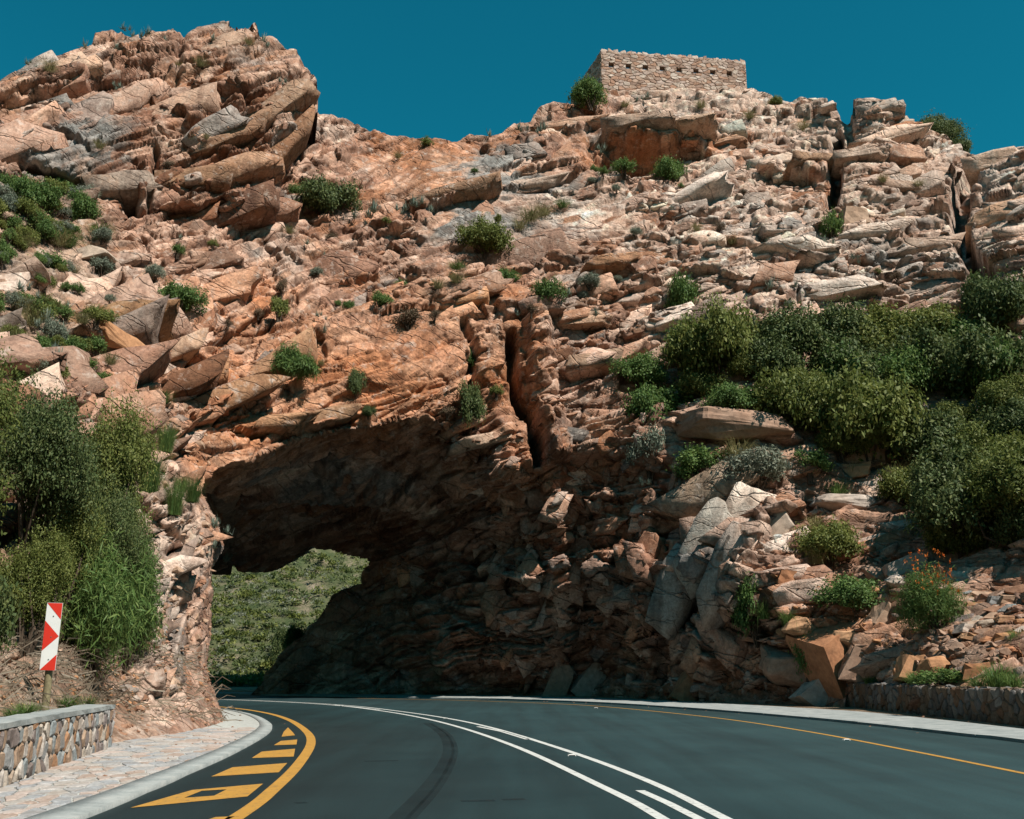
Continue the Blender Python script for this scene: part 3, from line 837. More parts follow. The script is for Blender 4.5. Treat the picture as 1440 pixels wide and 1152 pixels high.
pos = geo_pos(t)
c = ramp(t, noise(t, 1.2, 8, .65, pos), [(.3, (.16, .10, .065)), (.5, (.27, .18, .12)), (.7, (.38, .28, .2))])
t.links.new(c, b.inputs['Base Color'])
bump(t, b, noise(t, 9, 6, .7, pos), .8, .08)
m, t, b = new_mat('hill_earth', .95, .1)
pos = geo_pos(t)
c = ramp(t, noise(t, .3, 9, .75, pos), [(.38, (.05, .07, .03)), (.52, (.095, .105, .052)), (.61, (.19, .16, .11)), (.72, (.34, .28, .22))])
t.links.new(c, b.inputs['Base Color'])
bump(t, b, noise(t, 1.5, 6, .7, pos), 1, .4)
m, t, b = new_mat('concrete', .85, .25)
pos = geo_pos(t)
c = ramp(t, noise(t, 2.5, 8, .65, pos), [(.3, (.19, .21, .21)), (.55, (.30, .315, .31)), (.75, (.38, .38, .365))])
c = mixc(t, .5, c, ramp(t, noise(t, 25, 4, .7, pos), [(.3, .7), (.7, 1.25)]), 'MULTIPLY')
t.links.new(c, b.inputs['Base Color'])
bump(t, b, noise(t, 30, 5, .7, pos), .5, .02)
def paint_mat(name, col):
    m, t, b = new_mat(name, .6, .35)
    pos = geo_pos(t)
    wear = ramp(t, noise(t, 11, 8, .8, pos), [(.33, .1), (.47, 1)])
    c = mixc(t, wear, (.05, .065, .068), ramp(t, noise(t, 3, 5, .6, pos), [(.3, [q * .82 for q in col]), (.7, col)]))
    t.links.new(c, b.inputs['Base Color'])
paint_mat('yellow_paint', (.47, .24, .045))
paint_mat('white_paint', (.58, .58, .56))
m, t, b = new_mat('tyre_rubber', .7, .3)
b.inputs['Base Color'].default_value = (.010, .016, .018, 1)
al = ramp(t, noise(t, .8, 3, .6, geo_pos(t)), [(.3, .14), (.7, .46)])
t.links.new(al, b.inputs['Alpha'])
def plain(name, col, rough=.7, spec=.3, var=.25, scale=14):
    m, t, b = new_mat(name, rough, spec)
    c = ramp(t, noise(t, scale, 6, .65, geo_pos(t)), [(.3, [q * (1 - var) for q in col]), (.7, [min(1, q * (1 + var)) for q in col])])
    t.links.new(c, b.inputs['Base Color'])
    return m
plain('mortar', (.36, .36, .34), .95, .1)
plain('gorge_scrub', (.075, .085, .045), .95, .1, .5, .4)  # kept dark so the unseen gorge slope bounces little light
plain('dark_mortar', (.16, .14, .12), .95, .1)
plain('fort_mortar', (.30, .205, .155), .95, .1)
plain('sign_red', (.62, .035, .02), .45, .4, .06, 4)
plain('sign_white', (.72, .73, .72), .45, .4, .06, 4)
plain('sign_back', (.35, .36, .36), .5, .4)
plain('bolt_steel', (.12, .12, .12), .5, .5)
plain('weathered_wood', (.20, .17, .10), .85, .2, .35, 22)
plain('stud_white', (.6, .6, .57), .4, .5, .05)
def stone_mat(name, pal, grain=16):
    m, t, b = new_mat(name, .85, .25)
    oi = nd(t, 'ShaderNodeObjectInfo')
    n_ = len(pal)
    r = ramp(t, oi.outputs['Random'], [(i / n_, c) for i, c in enumerate(pal)])
    r.node.color_ramp.interpolation = 'CONSTANT'
    pos = geo_pos(t)
    c = mixc(t, .8, r, ramp(t, noise(t, grain, 8, .7, pos), [(.28, .5), (.5, 1), (.72, 1.45)]), 'MULTIPLY')
    c = mixc(t, 1.0, c, (.78, .78, .78), 'MULTIPLY')
    c = mixc(t, .5, c, ramp(t, noise(t, grain * .2, 5, .6, pos), [(.35, (.75, .62, .52)), (.6, (1.1, 1.1, 1.1))]), 'MULTIPLY')
    t.links.new(c, b.inputs['Base Color'])
    bump(t, b, noise(t, grain * .8, 8, .7, pos), .8, .03)
stone_mat('wall_stone', [(.42, .33, .26), (.34, .34, .34), (.50, .44, .38), (.42, .24, .14), (.30, .33, .34), (.52, .47, .43), (.40, .28, .2), (.24, .20, .19)])
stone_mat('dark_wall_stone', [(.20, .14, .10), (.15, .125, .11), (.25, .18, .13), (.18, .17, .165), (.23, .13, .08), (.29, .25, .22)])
stone_mat('fort_stone', [(.58, .40, .31), (.62, .46, .38), (.52, .31, .22), (.68, .55, .47), (.42, .28, .22), (.56, .42, .36)], 6)
stone_mat('paving_stone', [(.48, .44, .41), (.43, .42, .42), (.52, .48, .46), (.46, .36, .31), (.38, .385, .40), (.54, .45, .41)])
stone_mat('boulder_pale', [(.50, .39, .31), (.46, .31, .22), (.54, .45, .39)], 4)
stone_mat('boulder_orange', [(.48, .25, .13), (.52, .30, .17), (.44, .21, .11)], 5)
stone_mat('boulder_brown', [(.36, .20, .13), (.40, .26, .19), (.32, .19, .14)], 5)

def catmull(pts, step=.5):
    p = np.array(pts, float)
    p = np.vstack([2 * p[0] - p[1], p, 2 * p[-1] - p[-2]])
    out = []
    for i in range(1, len(p) - 2):
        n_ = max(2, int(np.linalg.norm(p[i + 1] - p[i]) / step))
        for k in range(n_):
            u = k / n_
            out.append(.5 * ((2 * p[i]) + (-p[i - 1] + p[i + 1]) * u + (2 * p[i - 1] - 5 * p[i] + 4 * p[i + 1] - p[i + 2]) * u * u + (-p[i - 1] + 3 * p[i] - 3 * p[i + 1] + p[i + 2]) * u ** 3))
    out.append(p[-2])
    return np.array(out)
def ribbon(name, pts, width, z, mat, parent=None, smooth=True, jitter=0):
    c_ = catmull(pts) if smooth else np.array(pts, float)
    d = np.gradient(c_, axis=0)
    d /= np.linalg.norm(d, axis=1, keepdims=True)
    n_ = np.stack([-d[:, 1], d[:, 0]], -1)
    wj = width / 2 * (1 + jitter * (rng.random((len(c_), 1)) - .5))
    a, b_ = c_ + n_ * wj, c_ - n_ * wj
    k = len(c_)
    v = np.concatenate([np.c_[a, np.full(k, z)], np.c_[b_, np.full(k, z)]])
    f = np.array([[i + k, i + k + 1, i + 1, i] for i in range(k - 1)])
    return mesh_obj(name, v, f, mat, parent)
def strip(name, left, right, zl, zr, mat, n=90, side=0.0):
    """solid strip between two edge lines, with a side face dropped to the ground"""
    def rs(p):
        q = catmull(p)
        L = np.r_[0, np.cumsum(np.linalg.norm(np.diff(q, axis=0), axis=1))]
        x = np.linspace(0, L[-1], n)
        return np.stack([np.interp(x, L, q[:, 0]), np.interp(x, L, q[:, 1])], -1)
    a, b_ = rs(left), rs(right)
    z = lambda v: np.full(n, v)
    v = np.concatenate([np.c_[a, z(side)], np.c_[a, z(zl)], np.c_[b_, z(zr)], np.c_[b_, z(side)]])
    f = [[r * n + i, r * n + i + 1, (r + 1) * n + i + 1, (r + 1) * n + i] for r in range(3) for i in range(n - 1)]
    o = mesh_obj(name, v, np.array(f)[:, ::-1], mat)
    return o

tag(mesh_obj('ground', [(-900, -900, -.06), (900, -900, -.06), (900, 1500, -.06), (-900, 1500, -.06)], [(0, 1, 2, 3)], 'earth'), kind='structure')
LY_ = [(-2.3, -20), (-2.36, 4), (-2.56, 10.44), (-2.74, 12.94), (-3.09, 16.21), (-3.74, 20.75), (-4.58, 24.69), (-6.08, 30.11), (-7.84, 34.91), (-10.2, 39.4), (-14, 44.4), (-20, 50), (-30, 57)]
CL_ = [(1.95, -20), (1.78, 5), (1.39, 10.44), (1.05, 13.24), (.12, 19.47), (-1.16, 25.85), (-2.62, 31.4), (-4.47, 36.67), (-6.68, 41.56), (-9.5, 45.6), (-14, 50), (-22, 56), (-32, 63)]
CR_ = [(2.55, -20), (2.32, 5), (1.97, 10.44), (1.65, 14.07), (.90, 18.97), (-.45, 25.85), (-1.85, 30.96), (-3.75, 36.07), (-5.9, 40.9), (-8.9, 45.3), (-13.5, 50.1), (-21.6, 56.5), (-31.6, 63.5)]
RY_ = [(6.8, -20), (6.8, 8), (6.76, 14.82), (6.7, 18.97), (6.47, 24.69), (5.64, 31.4), (3.34, 40.04), (1.13, 44.09), (-2.16, 47.7), (-5, 49.8), (-10, 53.2), (-18, 58.5), (-30, 66)]
RK_ = [(9.9, -20), (9.9, 8), (9.53, 20.75), (9.26, 22.66), (8.81, 26.48), (8.02, 30.53), (6.48, 36.07), (3.61, 43.21), (-.63, 48.7), (-4.96, 51.4), (-9.5, 54.4), (-17.5, 59.7), (-30, 67.6)]
RB_ = [(12, -20), (11.9, 8), (11.8, 24.7), (11.7, 31.5), (11.2, 37.5), (9.4, 42), (6.5, 47), (4.0, 50.5), (-.2, 53.5), (-4.2, 54.5), (-9, 57), (-16, 62), (-29, 69.5)]
LK_ = [(-3.8, -20), (-3.8, 4), (-3.93, 10.44), (-4.13, 13.32), (-4.51, 18.2), (-5.25, 24.15), (-6.2, 28.2), (-7.95, 33.3), (-10.4, 38), (-14.4, 43.2), (-21, 49), (-31, 56)]
LI_ = [(-4.3, -20), (-4.3, 4), (-4.44, 10.44), (-4.62, 13.9), (-5.0, 18.65), (-5.68, 24.15), (-6.62, 28.4), (-8.4, 33.6), (-10.8, 38.4), (-14.8, 43.7), (-21.4, 49.5), (-31.4, 56.5)]
LI_ = [(x + .11, y) for x, y in LI_]
LB_ = [(-5.4, -20), (-5.0, 4), (-5.5, 10.44), (-5.95, 13.9), (-7.2, 19.2), (-8.6, 24.15), (-9.4, 28.4), (-10.5, 33), (-12.5, 37.5), (-16, 42.5), (-22, 48), (-32, 55)]
def sheet(name, a, b_, z, mat, n=140):
    return strip(name, a, b_, z, z, mat, n, z - .04)
tag(sheet('road', [(-4.1 if x > -4.2 else x - .15, y) for x, y in LK_], [(x + .15, y) for x, y in RK_], 0, 'asphalt'), kind='structure')
tag(strip('kerb_left', LI_, LK_, .06, .05, 'concrete', 140, -.03), kind='structure')
tag(strip('pavement_left', LB_, [(x + .01, y) for x, y in LI_], .045, .045, 'mortar', 120, -.03), kind='structure')
RM_ = [(a[0] * .38 + b_[0] * .62, a[1] * .38 + b_[1] * .62) for a, b_ in zip(RK_, RB_)]
pr_ = tag(strip('pavement_right', RK_, RM_, .045, .085, 'mortar', 140, -.03), kind='structure')
ka, kb = catmull(RK_, .1), catmull(RM_, .1)
def along_line(q, n_):
    L_ = np.r_[0, np.cumsum(np.linalg.norm(np.diff(q, axis=0), axis=1))]
    x = np.linspace(0, L_[-1], n_)
    return np.stack([np.interp(x, L_, q[:, 0]), np.interp(x, L_, q[:, 1])], -1)
NSL = 40
sa_, sb_ = along_line(ka, NSL * 6 + 1), along_line(kb, NSL * 6 + 1)
for k in range(NSL):
    a = sa_[k * 6:k * 6 + 7] - (sb_[k * 6:k * 6 + 7] - sa_[k * 6:k * 6 + 7]) * .01
    c_ = sb_[k * 6:k * 6 + 7]
    a, c_ = a.copy(), c_.copy()
    a[-1] = a[-1] * .988 + a[-2] * .012
    dv_ = (a[-1] - a[0]) / np.linalg.norm(a[-1] - a[0]) * .012
    a[-1] -= dv_
    c_[-1] -= dv_
    z0_, z1_ = .062 + random.uniform(-.006, .006), .10 + random.uniform(-.006, .006)
    v = np.concatenate([np.c_[a, np.full(7, -.02)], np.c_[a, np.full(7, z0_)], np.c_[c_, np.full(7, z1_)], np.c_[c_, np.full(7, -.02)]])
    f = [(r_ * 7 + i, (r_ + 1) * 7 + i, (r_ + 1) * 7 + i + 1, r_ * 7 + i + 1) for r_ in range(3) for i in range(6)] + [(0, 7, 14, 21)[::-1], (6, 13, 20, 27)]
    mesh_obj('concrete_slab', v, f, 'concrete', pr_)
tag(strip('verge_right', RM_, [(x + 1.5, y + 1.2) for x, y in RB_], .085, .12, 'earth', 140, -.03), kind='structure')

# painted lines: one strip of paint each
def ground_line(pix): return [tuple(at_z(x, y)[:2]) for x, y in pix]
def paint(name, pts, wd, mat, label, z=.004, group=None, smooth=True):
    return tag(ribbon(name, pts, wd, z, mat, smooth=smooth), label, 'road marking', group)
paint('edge_line', LY_, .17, 'yellow_paint', 'broad yellow edge line curving round the hatched left shoulder')
paint('edge_line', RY_, .11, 'yellow_paint', 'thin yellow edge line beside the pale concrete strip and stone wall')
paint('centre_line', CL_, .12, 'white_paint', 'solid white centre line nearer the hatched shoulder')
paint('centre_line', CR_, .12, 'white_paint', 'solid white centre line nearer the thin yellow line')
for pix in ([(900, 1112), (940, 1130), (985, 1153), (1040, 1185)], [(672, 1022), (706, 1029), (742, 1040)], [(470, 991.5), (500, 994.5), (535, 998.5)]):
    paint('centre_dash', ground_line(pix), .11, 'white_paint', 'short white dash between the two solid centre lines', group='dashes between the centre lines', smooth=False)
def flat_poly(name, pix, mat, z=.004):
    v = at_z(np.array([p[0] for p in pix]), np.array([p[1] for p in pix]), z)
    return mesh_obj(name, v, [tuple(range(len(pix)))[::-1]], mat)
HT = [([(297, 1092), (327, 1079), (404, 1073), (392, 1086)], 'long yellow hatch bar next to the bar with a gap in it'),
      ([(354, 1066), (368, 1057), (415, 1053), (413, 1064)], 'middle yellow hatch bar on the shoulder, between a long and a short bar'),
      ([(385, 1048), (395, 1042), (418, 1040), (417, 1047)], 'short yellow hatch bar next to the triangular one'),
      ([(396, 1036), (399, 1029), (405, 1023), (411, 1029), (415, 1034)], 'small triangular yellow mark at the tip of the shoulder hatching'),
      ([(262, 1163), (303, 1149), (330, 1148), (300, 1163)], 'yellow hatch bar before the bar with a gap in it')]
for pix, lab in HT: tag(flat_poly('hatch_bar', pix, 'yellow_paint'), lab, 'road marking', 'yellow hatching on the shoulder')
op = [(183, 1136), (270, 1111), (370, 1102), (348, 1120)]
ip = [(259, 1122), (284, 1112), (319, 1110), (301, 1119)]
v = at_z(np.array([p[0] for p in op + ip]), np.array([p[1] for p in op + ip]), .004)
tag(mesh_obj('hatch_bar', v, [(0, 4, 5, 1), (1, 5, 6, 2), (2, 6, 7, 3), (3, 7, 4, 0)], 'yellow_paint'), 'large yellow hatch bar with a bare asphalt gap in its middle', 'road marking', 'yellow hatching on the shoulder')
for dx, wd, sl_ in ((0, .20, 'broad'), (14, .11, 'thin')):
    paint('skid_mark', ground_line([(545 + dx * 1.3, 1175), (562 + dx * 1.2, 1150), (600 + dx, 1110), (624 + dx * .7, 1076), (631 + dx * .6, 1052), (622 + dx * .5, 1032), (600 + dx * .4, 1017)]), wd, 'tyre_rubber',
          'curved ' + sl_ + ' black tyre mark in the lane beside the hatching', .003, 'tyre marks')
for a, b_ in (((648, 1127), (696, 1126)), ((706, 1125), (738, 1124)), ((415, 1130), (432, 1129)), ((512, 1071), (560, 1070))):
    paint('oil_smear', [tuple(at_z(*a)[:2]), tuple(at_z(*b_)[:2])], .14, 'tyre_rubber', 'short dark smear on the asphalt of the lane', .003, 'dark smears', smooth=False)
def box_mesh(sx, sy, sz, taper=.0):
    x, y = sx / 2, sy / 2
    k = 1 - taper
    return [(-x, -y, 0), (x, -y, 0), (x, y, 0), (-x, y, 0), (-x * k, -y * k, sz), (x * k, -y * k, sz), (x * k, y * k, sz), (-x * k, y * k, sz)], \
        [(3, 2, 1, 0), (4, 5, 6, 7), (0, 1, 5, 4), (1, 2, 6, 5), (2, 3, 7, 6), (3, 0, 4, 7)]
def empty(name, loc, rz=0):
    o = bpy.data.objects.new(name, None)
    o.empty_display_size = .2
    COL.objects.link(o)
    o.location = loc
    o.rotation_euler = (0, 0, rz)
    return o
for x, y, lab in [(804, 1063, 'white road stud between the centre lines near a dash'), (627, 1011, 'white road stud between the centre lines further into the bend'),
                  (1190, 1041, 'white road stud beside the thin yellow line opposite the stone wall'), (838, 996, 'white road stud beside the thin yellow line under the shaded rock'), (480, 993, 'white road stud between the centre lines at the tunnel mouth')]:
    p = at_z(x, y)
    e = tag(empty('road_stud', (p[0], p[1], .002), .1), lab, 'road stud', 'road studs')
    v, f = box_mesh(.13, .11, .022, .25)
    mesh_obj('body', v, f, 'stud_white', e)
    v, f = box_mesh(.10, .012, .012)
    r = mesh_obj('reflector', v, f, 'bolt_steel', e)
    r.location = (0, -.052, .005)

# ------------------------------------------------------------------ stones set in a surface
def clip_poly(poly, nx, ny, c):
    out = []
    for i in range(len(poly)):
        a, b_ = poly[i], poly[(i + 1) % len(poly)]
        da, db = a[0] * nx + a[1] * ny - c, b_[0] * nx + b_[1] * ny - c
        if da <= 0: out.append(a)
        if (da < 0 < db) or (db < 0 < da):
            s_ = da / (da - db)
            out.append((a[0] + s_ * (b_[0] - a[0]), a[1] + s_ * (b_[1] - a[1])))
    return out
def stone_cells(W, H, cw, ch, gap, seed, jit=.75):
    r = random.Random(seed)
    nx, ny = max(1, round(W / cw)), max(1, round(H / ch))
    sites = {}
    for i in range(-1, nx + 1):
        for j in range(-1, ny + 1):
            sites[i, j] = ((i + .5 + (r.random() - .5) * jit + (.5 if j % 2 else 0)) , (j + .5 + (r.random() - .5) * jit))
    cells = []
    for (i, j), (sx, sy) in sites.items():
        poly = [(0, 0), (nx, 0), (nx, ny), (0, ny)]
        for di in (-2, -1, 0, 1, 2):
            for dj in (-2, -1, 0, 1, 2):
                q = sites.get((i + di, j + dj))
                if q and (di or dj):
                    ax, ay = q[0] - sx, q[1] - sy
                    poly = clip_poly(poly, ax, ay, ax * (q[0] + sx) / 2 + ay * (q[1] + sy) / 2)
                    if len(poly) < 3: break
            if len(poly) < 3: break
        if len(poly) < 3: continue
        p = np.array(poly) * [W / nx, H / ny]
        c_ = p.mean(0)
        rad = np.linalg.norm(p - c_, axis=1).mean()
        if rad < min(cw, ch) * .3: continue
        p = c_ + (p - c_) * max(.5, 1 - gap / rad)
        if len(p) < 7:                                           # knock the corners off
            q = []
            for k in range(len(p)):
                q += [p[k] * .78 + p[k - 1] * .22, p[k] * .78 + p[(k + 1) % len(p)] * .22]
            p = np.array(q)
        cells.append((c_, p))
    return cells
def set_stones(name, cells, mapf, out, mat, parent, seed, skip=None, inset=.8):
    """mapf(u,v,d) -> place; each cell becomes one stone standing out of the surface"""
    r = np.random.default_rng(seed)
    n_ = 0
    for c_, p in cells:
        if skip and skip(c_, p): continue
        k = len(p)
        o1 = out * (.55 + .6 * r.random())
        tl = (r.random(2) - .5) * out * 2.2
        inn = c_ + (p - c_) * inset
        zf = lambda q: o1 + ((q - c_) @ tl) / (np.abs(p - c_).max() + 1e-6) * .5
        v = [mapf(*q, -.06) for q in p] + [mapf(*q, z * .45) for q, z in zip(p, zf(p))] + [mapf(*q, z + (r.random() - .5) * out * .3) for q, z in zip(inn, zf(inn))]
        v = np.array(v)
        org = v.mean(0)
        f = [(i, (i + 1) % k, k + (i + 1) % k, k + i) for i in range(k)] + [(k + i, k + (i + 1) % k, 2 * k + (i + 1) % k, 2 * k + i) for i in range(k)] + [tuple(range(2 * k, 3 * k))]
        ob = mesh_obj(name, v - org, f, mat, parent)
        ob.location = org - (np.array(parent.location) if parent is not None else 0)
        n_ += 1
    return n_
def wall_map(A, d, n_, z0=0.0):
    A, d, n_ = np.array(A, float), np.array(d, float), np.array(n_, float)
    return lambda u, v, o: (A[0] + d[0] * u + n_[0] * o, A[1] + d[1] * u + n_[1] * o, z0 + v)
def slab(name, A, d, n_, L, T, z0, z1, mat, parent, edge=.0, seed=1, nseg=24):
    """long block along d, thickness T away from the face, top edge slightly uneven"""
    r = np.random.default_rng(seed)
    A, d, n_ = np.array(A, float), np.array(d, float), np.array(n_, float)
    v = []
    for i in range(nseg + 1):
        s_ = L * i / nseg
        j = (r.random(4) - .5) * edge
        a = A + d * s_
        bq = a - n_ * T
        v += [(a[0] + n_[0] * j[0], a[1] + n_[1] * j[0], z0), (a[0] + n_[0] * j[1], a[1] + n_[1] * j[1], z1 + j[2]), (bq[0], bq[1], z1 + j[3]), (bq[0], bq[1], z0)]
    f = []
    for i in range(nseg):
        for k in range(4):
            f.append((4 * i + k, 4 * i + 4 + k, 4 * i + 4 + (k + 1) % 4, 4 * i + (k + 1) % 4))
    f += [(0, 1, 2, 3), (4 * nseg + 3, 4 * nseg + 2, 4 * nseg + 1, 4 * nseg)]
    f = [q[::-1] for q in f]
    v = np.array(v) - np.array(parent.location)
    return mesh_obj(name, v, f, mat, parent)

# left wall: mortared field stone with a pale cement coping
A, B = np.array([-4.95, 7.5]), np.array([-6.83, 18.97])
L = np.linalg.norm(B - A)
d = (B - A) / L
n_ = np.array([-d[1], d[0]]) * -1
if n_[0] < 0: n_ = -n_
HW = .68
lw = tag(empty('stone_wall', (A[0], A[1], 0)), 'low mortared field stone wall with pale cement coping below the chevron sign', 'wall')
slab('core', A + d * .02, d, n_, L - .04, .42, -.1, HW, 'mortar', lw)
slab('coping', A - n_ * -.03, d, n_, L + .02, .50, HW + .002, HW + .07, 'concrete', lw, .018, 3, 40)
set_stones('stone', stone_cells(L, HW, .20, .235, .010, 5), wall_map(A, d, n_, .0), .035, 'wall_stone', lw, 6)
set_stones('stone', stone_cells(.42, HW, .20, .23, .010, 8), wall_map(B, -n_, d), .03, 'wall_stone', lw, 9)
# right wall: darker, upright stones, ragged top
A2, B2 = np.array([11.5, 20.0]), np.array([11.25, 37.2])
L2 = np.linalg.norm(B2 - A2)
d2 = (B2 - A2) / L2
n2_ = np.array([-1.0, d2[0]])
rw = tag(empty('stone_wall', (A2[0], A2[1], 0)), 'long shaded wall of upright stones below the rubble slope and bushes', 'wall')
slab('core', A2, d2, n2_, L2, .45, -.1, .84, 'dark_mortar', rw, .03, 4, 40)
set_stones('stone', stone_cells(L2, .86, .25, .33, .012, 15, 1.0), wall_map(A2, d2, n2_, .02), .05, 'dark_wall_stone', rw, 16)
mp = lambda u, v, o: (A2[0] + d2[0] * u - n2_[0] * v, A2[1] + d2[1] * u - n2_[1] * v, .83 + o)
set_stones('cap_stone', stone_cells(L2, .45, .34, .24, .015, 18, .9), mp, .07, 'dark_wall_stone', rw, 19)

# crazy paving beside the left wall
def resamp(p):
    q = catmull(p)
    return q
qi, qb = resamp(LI_), resamp(LB_)
def pave_map(u, v, o):                      # u along the kerb (m from Y=8.5), v 0..1 across
    y = 8.5 + u
    xi = np.interp(y, qi[:, 1], qi[:, 0]) - .02
    xb = np.interp(y, qb[:, 1], qb[:, 0])
    return (xi + (xb - xi) * v / 1.8, y, .046 + o)
pv = bpy.data.objects['pavement_left']
set_stones('paving_stone', stone_cells(16.5, 1.8, .42, .27, .018, 25, .9), pave_map, .012, 'paving_stone', pv, 26, inset=.93)

# ------------------------------------------------------------------ hazard sign
sp = at_z(62, 1003, .66) * 0 + np.array([0, 0, 0.0])
sgY = 17.3
sb = at_y(61, 1004, sgY)
sg = tag(empty('hazard_sign', (float(sb[0]), sgY, float(sb[2]) - .25)), 'narrow red and white chevron board on a wooden post behind the low wall', 'sign')
tp = at_y(71.5, 848, sgY)
Hs = float(tp[2] - sb[2]) + .25
zp = float(at_y(64, 943, sgY)[2] - sb[2]) + .25
k = 12
v, f = [], []
for i, (z, r) in enumerate([(-.5, .062), (.3, .06), (zp + .5, .056), (Hs - .25, .055)]):
    v += [(r * math.cos(a) , .05 + r * math.sin(a), z) for a in np.linspace(0, 2 * math.pi, k, endpoint=False)]
for i in range(3):
    f += [(i * k + j, i * k + (j + 1) % k, (i + 1) * k + (j + 1) % k, (i + 1) * k + j) for j in range(k)]
f.append(tuple(range(3 * k, 4 * k)))
mesh_obj('post', v, f, 'weathered_wood', sg, True)
pw, ph = .235, Hs - zp
x0 = float(tp[0] - sb[0]) - .01
rot = math.radians(8)
plate = mesh_obj('board', [(-pw / 2, -.02, 0), (pw / 2, -.02, 0), (pw / 2, -.004, 0), (-pw / 2, -.004, 0), (-pw / 2, -.02, ph), (pw / 2, -.02, ph), (pw / 2, -.004, ph), (-pw / 2, -.004, ph)],
                 [(3, 2, 1, 0), (4, 5, 6, 7), (0, 1, 5, 4), (1, 2, 6, 5), (2, 3, 7, 6), (3, 0, 4, 7)], 'sign_white', sg)
plate.location = (.005, -.02, zp)
plate.rotation_euler = (0, math.radians(1.0), rot)
for pts in ([(0, 1), (1, 1), (1, .755)], [(0, .735), (1, .505), (0, .285)], [(0, 0), (1, .235), (1, 0)]):
    q = mesh_obj('chevron', [((u - .5) * pw * .985, -.0225, .004 + vv * (ph - .008)) for u, vv in pts], [tuple(range(len(pts)))[::-1]], 'sign_red', plate)
    q.data.flip_normals()
for vv in (.80, .49, .16):
    q = [(.009 * math.cos(a), -.026, ph * vv + .009 * math.sin(a)) for a in np.linspace(0, 6.283, 8, endpoint=False)]
    q += [(x * 1.2, -.0205, ph * vv + (z - ph * vv) * 1.2) for x, _, z in q]
    mesh_obj('bolt', q, [tuple(range(8))] + [(i, (i + 1) % 8, 8 + (i + 1) % 8, 8 + i) for i in range(8)], 'bolt_steel', plate)

# ------------------------------------------------------------------ the fort on the ridge
fc = at_y(845, 72, 70.5)
fd = np.array([.9915, .13])
fs = np.array([-.13, .9915])
fd_side = np.array([-.28, .96])
FL = 10.2
for L_ in np.arange(8, 14, .05):
    q = fc + np.array([fd[0] * L_, fd[1] * L_, 0])
    # project to the picture to match the photographed right corner
    yy = q[1] * CP + (q[2] - CAMH) * SP
    if 720 + F * q[0] / yy > 1048:
        FL = L_
        break
FH = 3.1
zt = float(fc[2])
fort = tag(empty('stone_fort', (float(fc[0]), float(fc[1]), zt - FH)), 'small roofless stone blockhouse with loopholes on the ridge', 'fort')
nF = np.array([fd[1], -fd[0]])
fA = fc[:2]
holes = [(.75 + i * 1.29, .40, .26) for i in range(8)]         # along the wall, width, height
hz0 = FH - 1.28
def seg(name, a, bq, z0, z1): return slab(name, fA + fd * a, fd, nF, bq - a, .5, zt - FH + z0, zt - FH + z1, 'fort_mortar', fort, .0, 1, 2)
seg('wall_core', 0, FL, -.8, hz0)
seg('wall_core', 0, FL, hz0 + .36, FH - .06)
edges_ = [0] + sum([[h[0] - h[1] / 2, h[0] + h[1] / 2] for h in holes], []) + [FL]
for i in range(0, len(edges_), 2): seg('wall_core', edges_[i], edges_[i + 1], hz0 - .001, hz0 + .361)
def skip_hole(c_, p):
    lo, hi = p.min(0), p.max(0)
    return any(lo[0] < h[0] + h[1] / 2 and hi[0] > h[0] - h[1] / 2 and lo[1] < hz0 + .36 and hi[1] > hz0 for h in holes)
def fit_hole(cells):
    out = []
    for c_, p in cells:
        for h in holes:
            a0, a1, b0, b1 = h[0] - h[1] / 2, h[0] + h[1] / 2, hz0, hz0 + .36
            lo, hi = p.min(0), p.max(0)
            if lo[0] < a1 and hi[0] > a0 and lo[1] < b1 and hi[1] > b0:
                best, area = None, 0
                for nx, ny, cc in ((1, 0, a0), (-1, 0, -a1), (0, 1, b0), (0, -1, -b1)):
                    q = clip_poly([tuple(x) for x in p], nx, ny, cc)
                    if len(q) > 2:
                        q = np.array(q)
                        ar = abs(np.dot(q[:, 0], np.roll(q[:, 1], 1)) - np.dot(q[:, 1], np.roll(q[:, 0], 1)))
                        if ar > area: best, area = q, ar
                p = best if best is not None else p * np.nan
        if not np.isnan(p).any(): out.append((p.mean(0), p))
    return out
set_stones('stone', fit_hole(stone_cells(FL, FH, .44, .23, .012, 31, 1.15)), wall_map(fA, fd, nF, zt - FH), .05, 'fort_stone', fort, 32)
ftop = lambda u, v, o: (fA[0] + fd[0] * u - nF[0] * v, fA[1] + fd[1] * u - nF[1] * v, zt - .07 + o * 1.6)
set_stones('cap_stone', stone_cells(FL, .5, .45, .25, .012, 37, .9), ftop, .17, 'fort_stone', fort, 38)
nS = np.array([-fd_side[1], fd_side[0]])
SL = 6.5
slab('wall_core', fA + np.array([.03, .03]), fd_side, nS, SL, .5, zt - FH - .8, zt - .06, 'fort_mortar', fort, 0, 1, 2)
set_stones('stone', stone_cells(SL, FH, .5, .26, .012, 33, .85), wall_map(fA, fd_side, nS, zt - FH), .05, 'fort_stone', fort, 34)
slab('wall_core', fA + fd * (FL - .03) + fd_side * .3, fd_side, -nS, SL, .5, zt - FH - .8, zt - .1, 'fort_mortar', fort, 0, 1, 2)
slab('wall_core', fA + fd_side * SL, fd, nF, FL, .5, zt - FH - .8, zt - .1, 'fort_mortar', fort, 0, 1, 2)

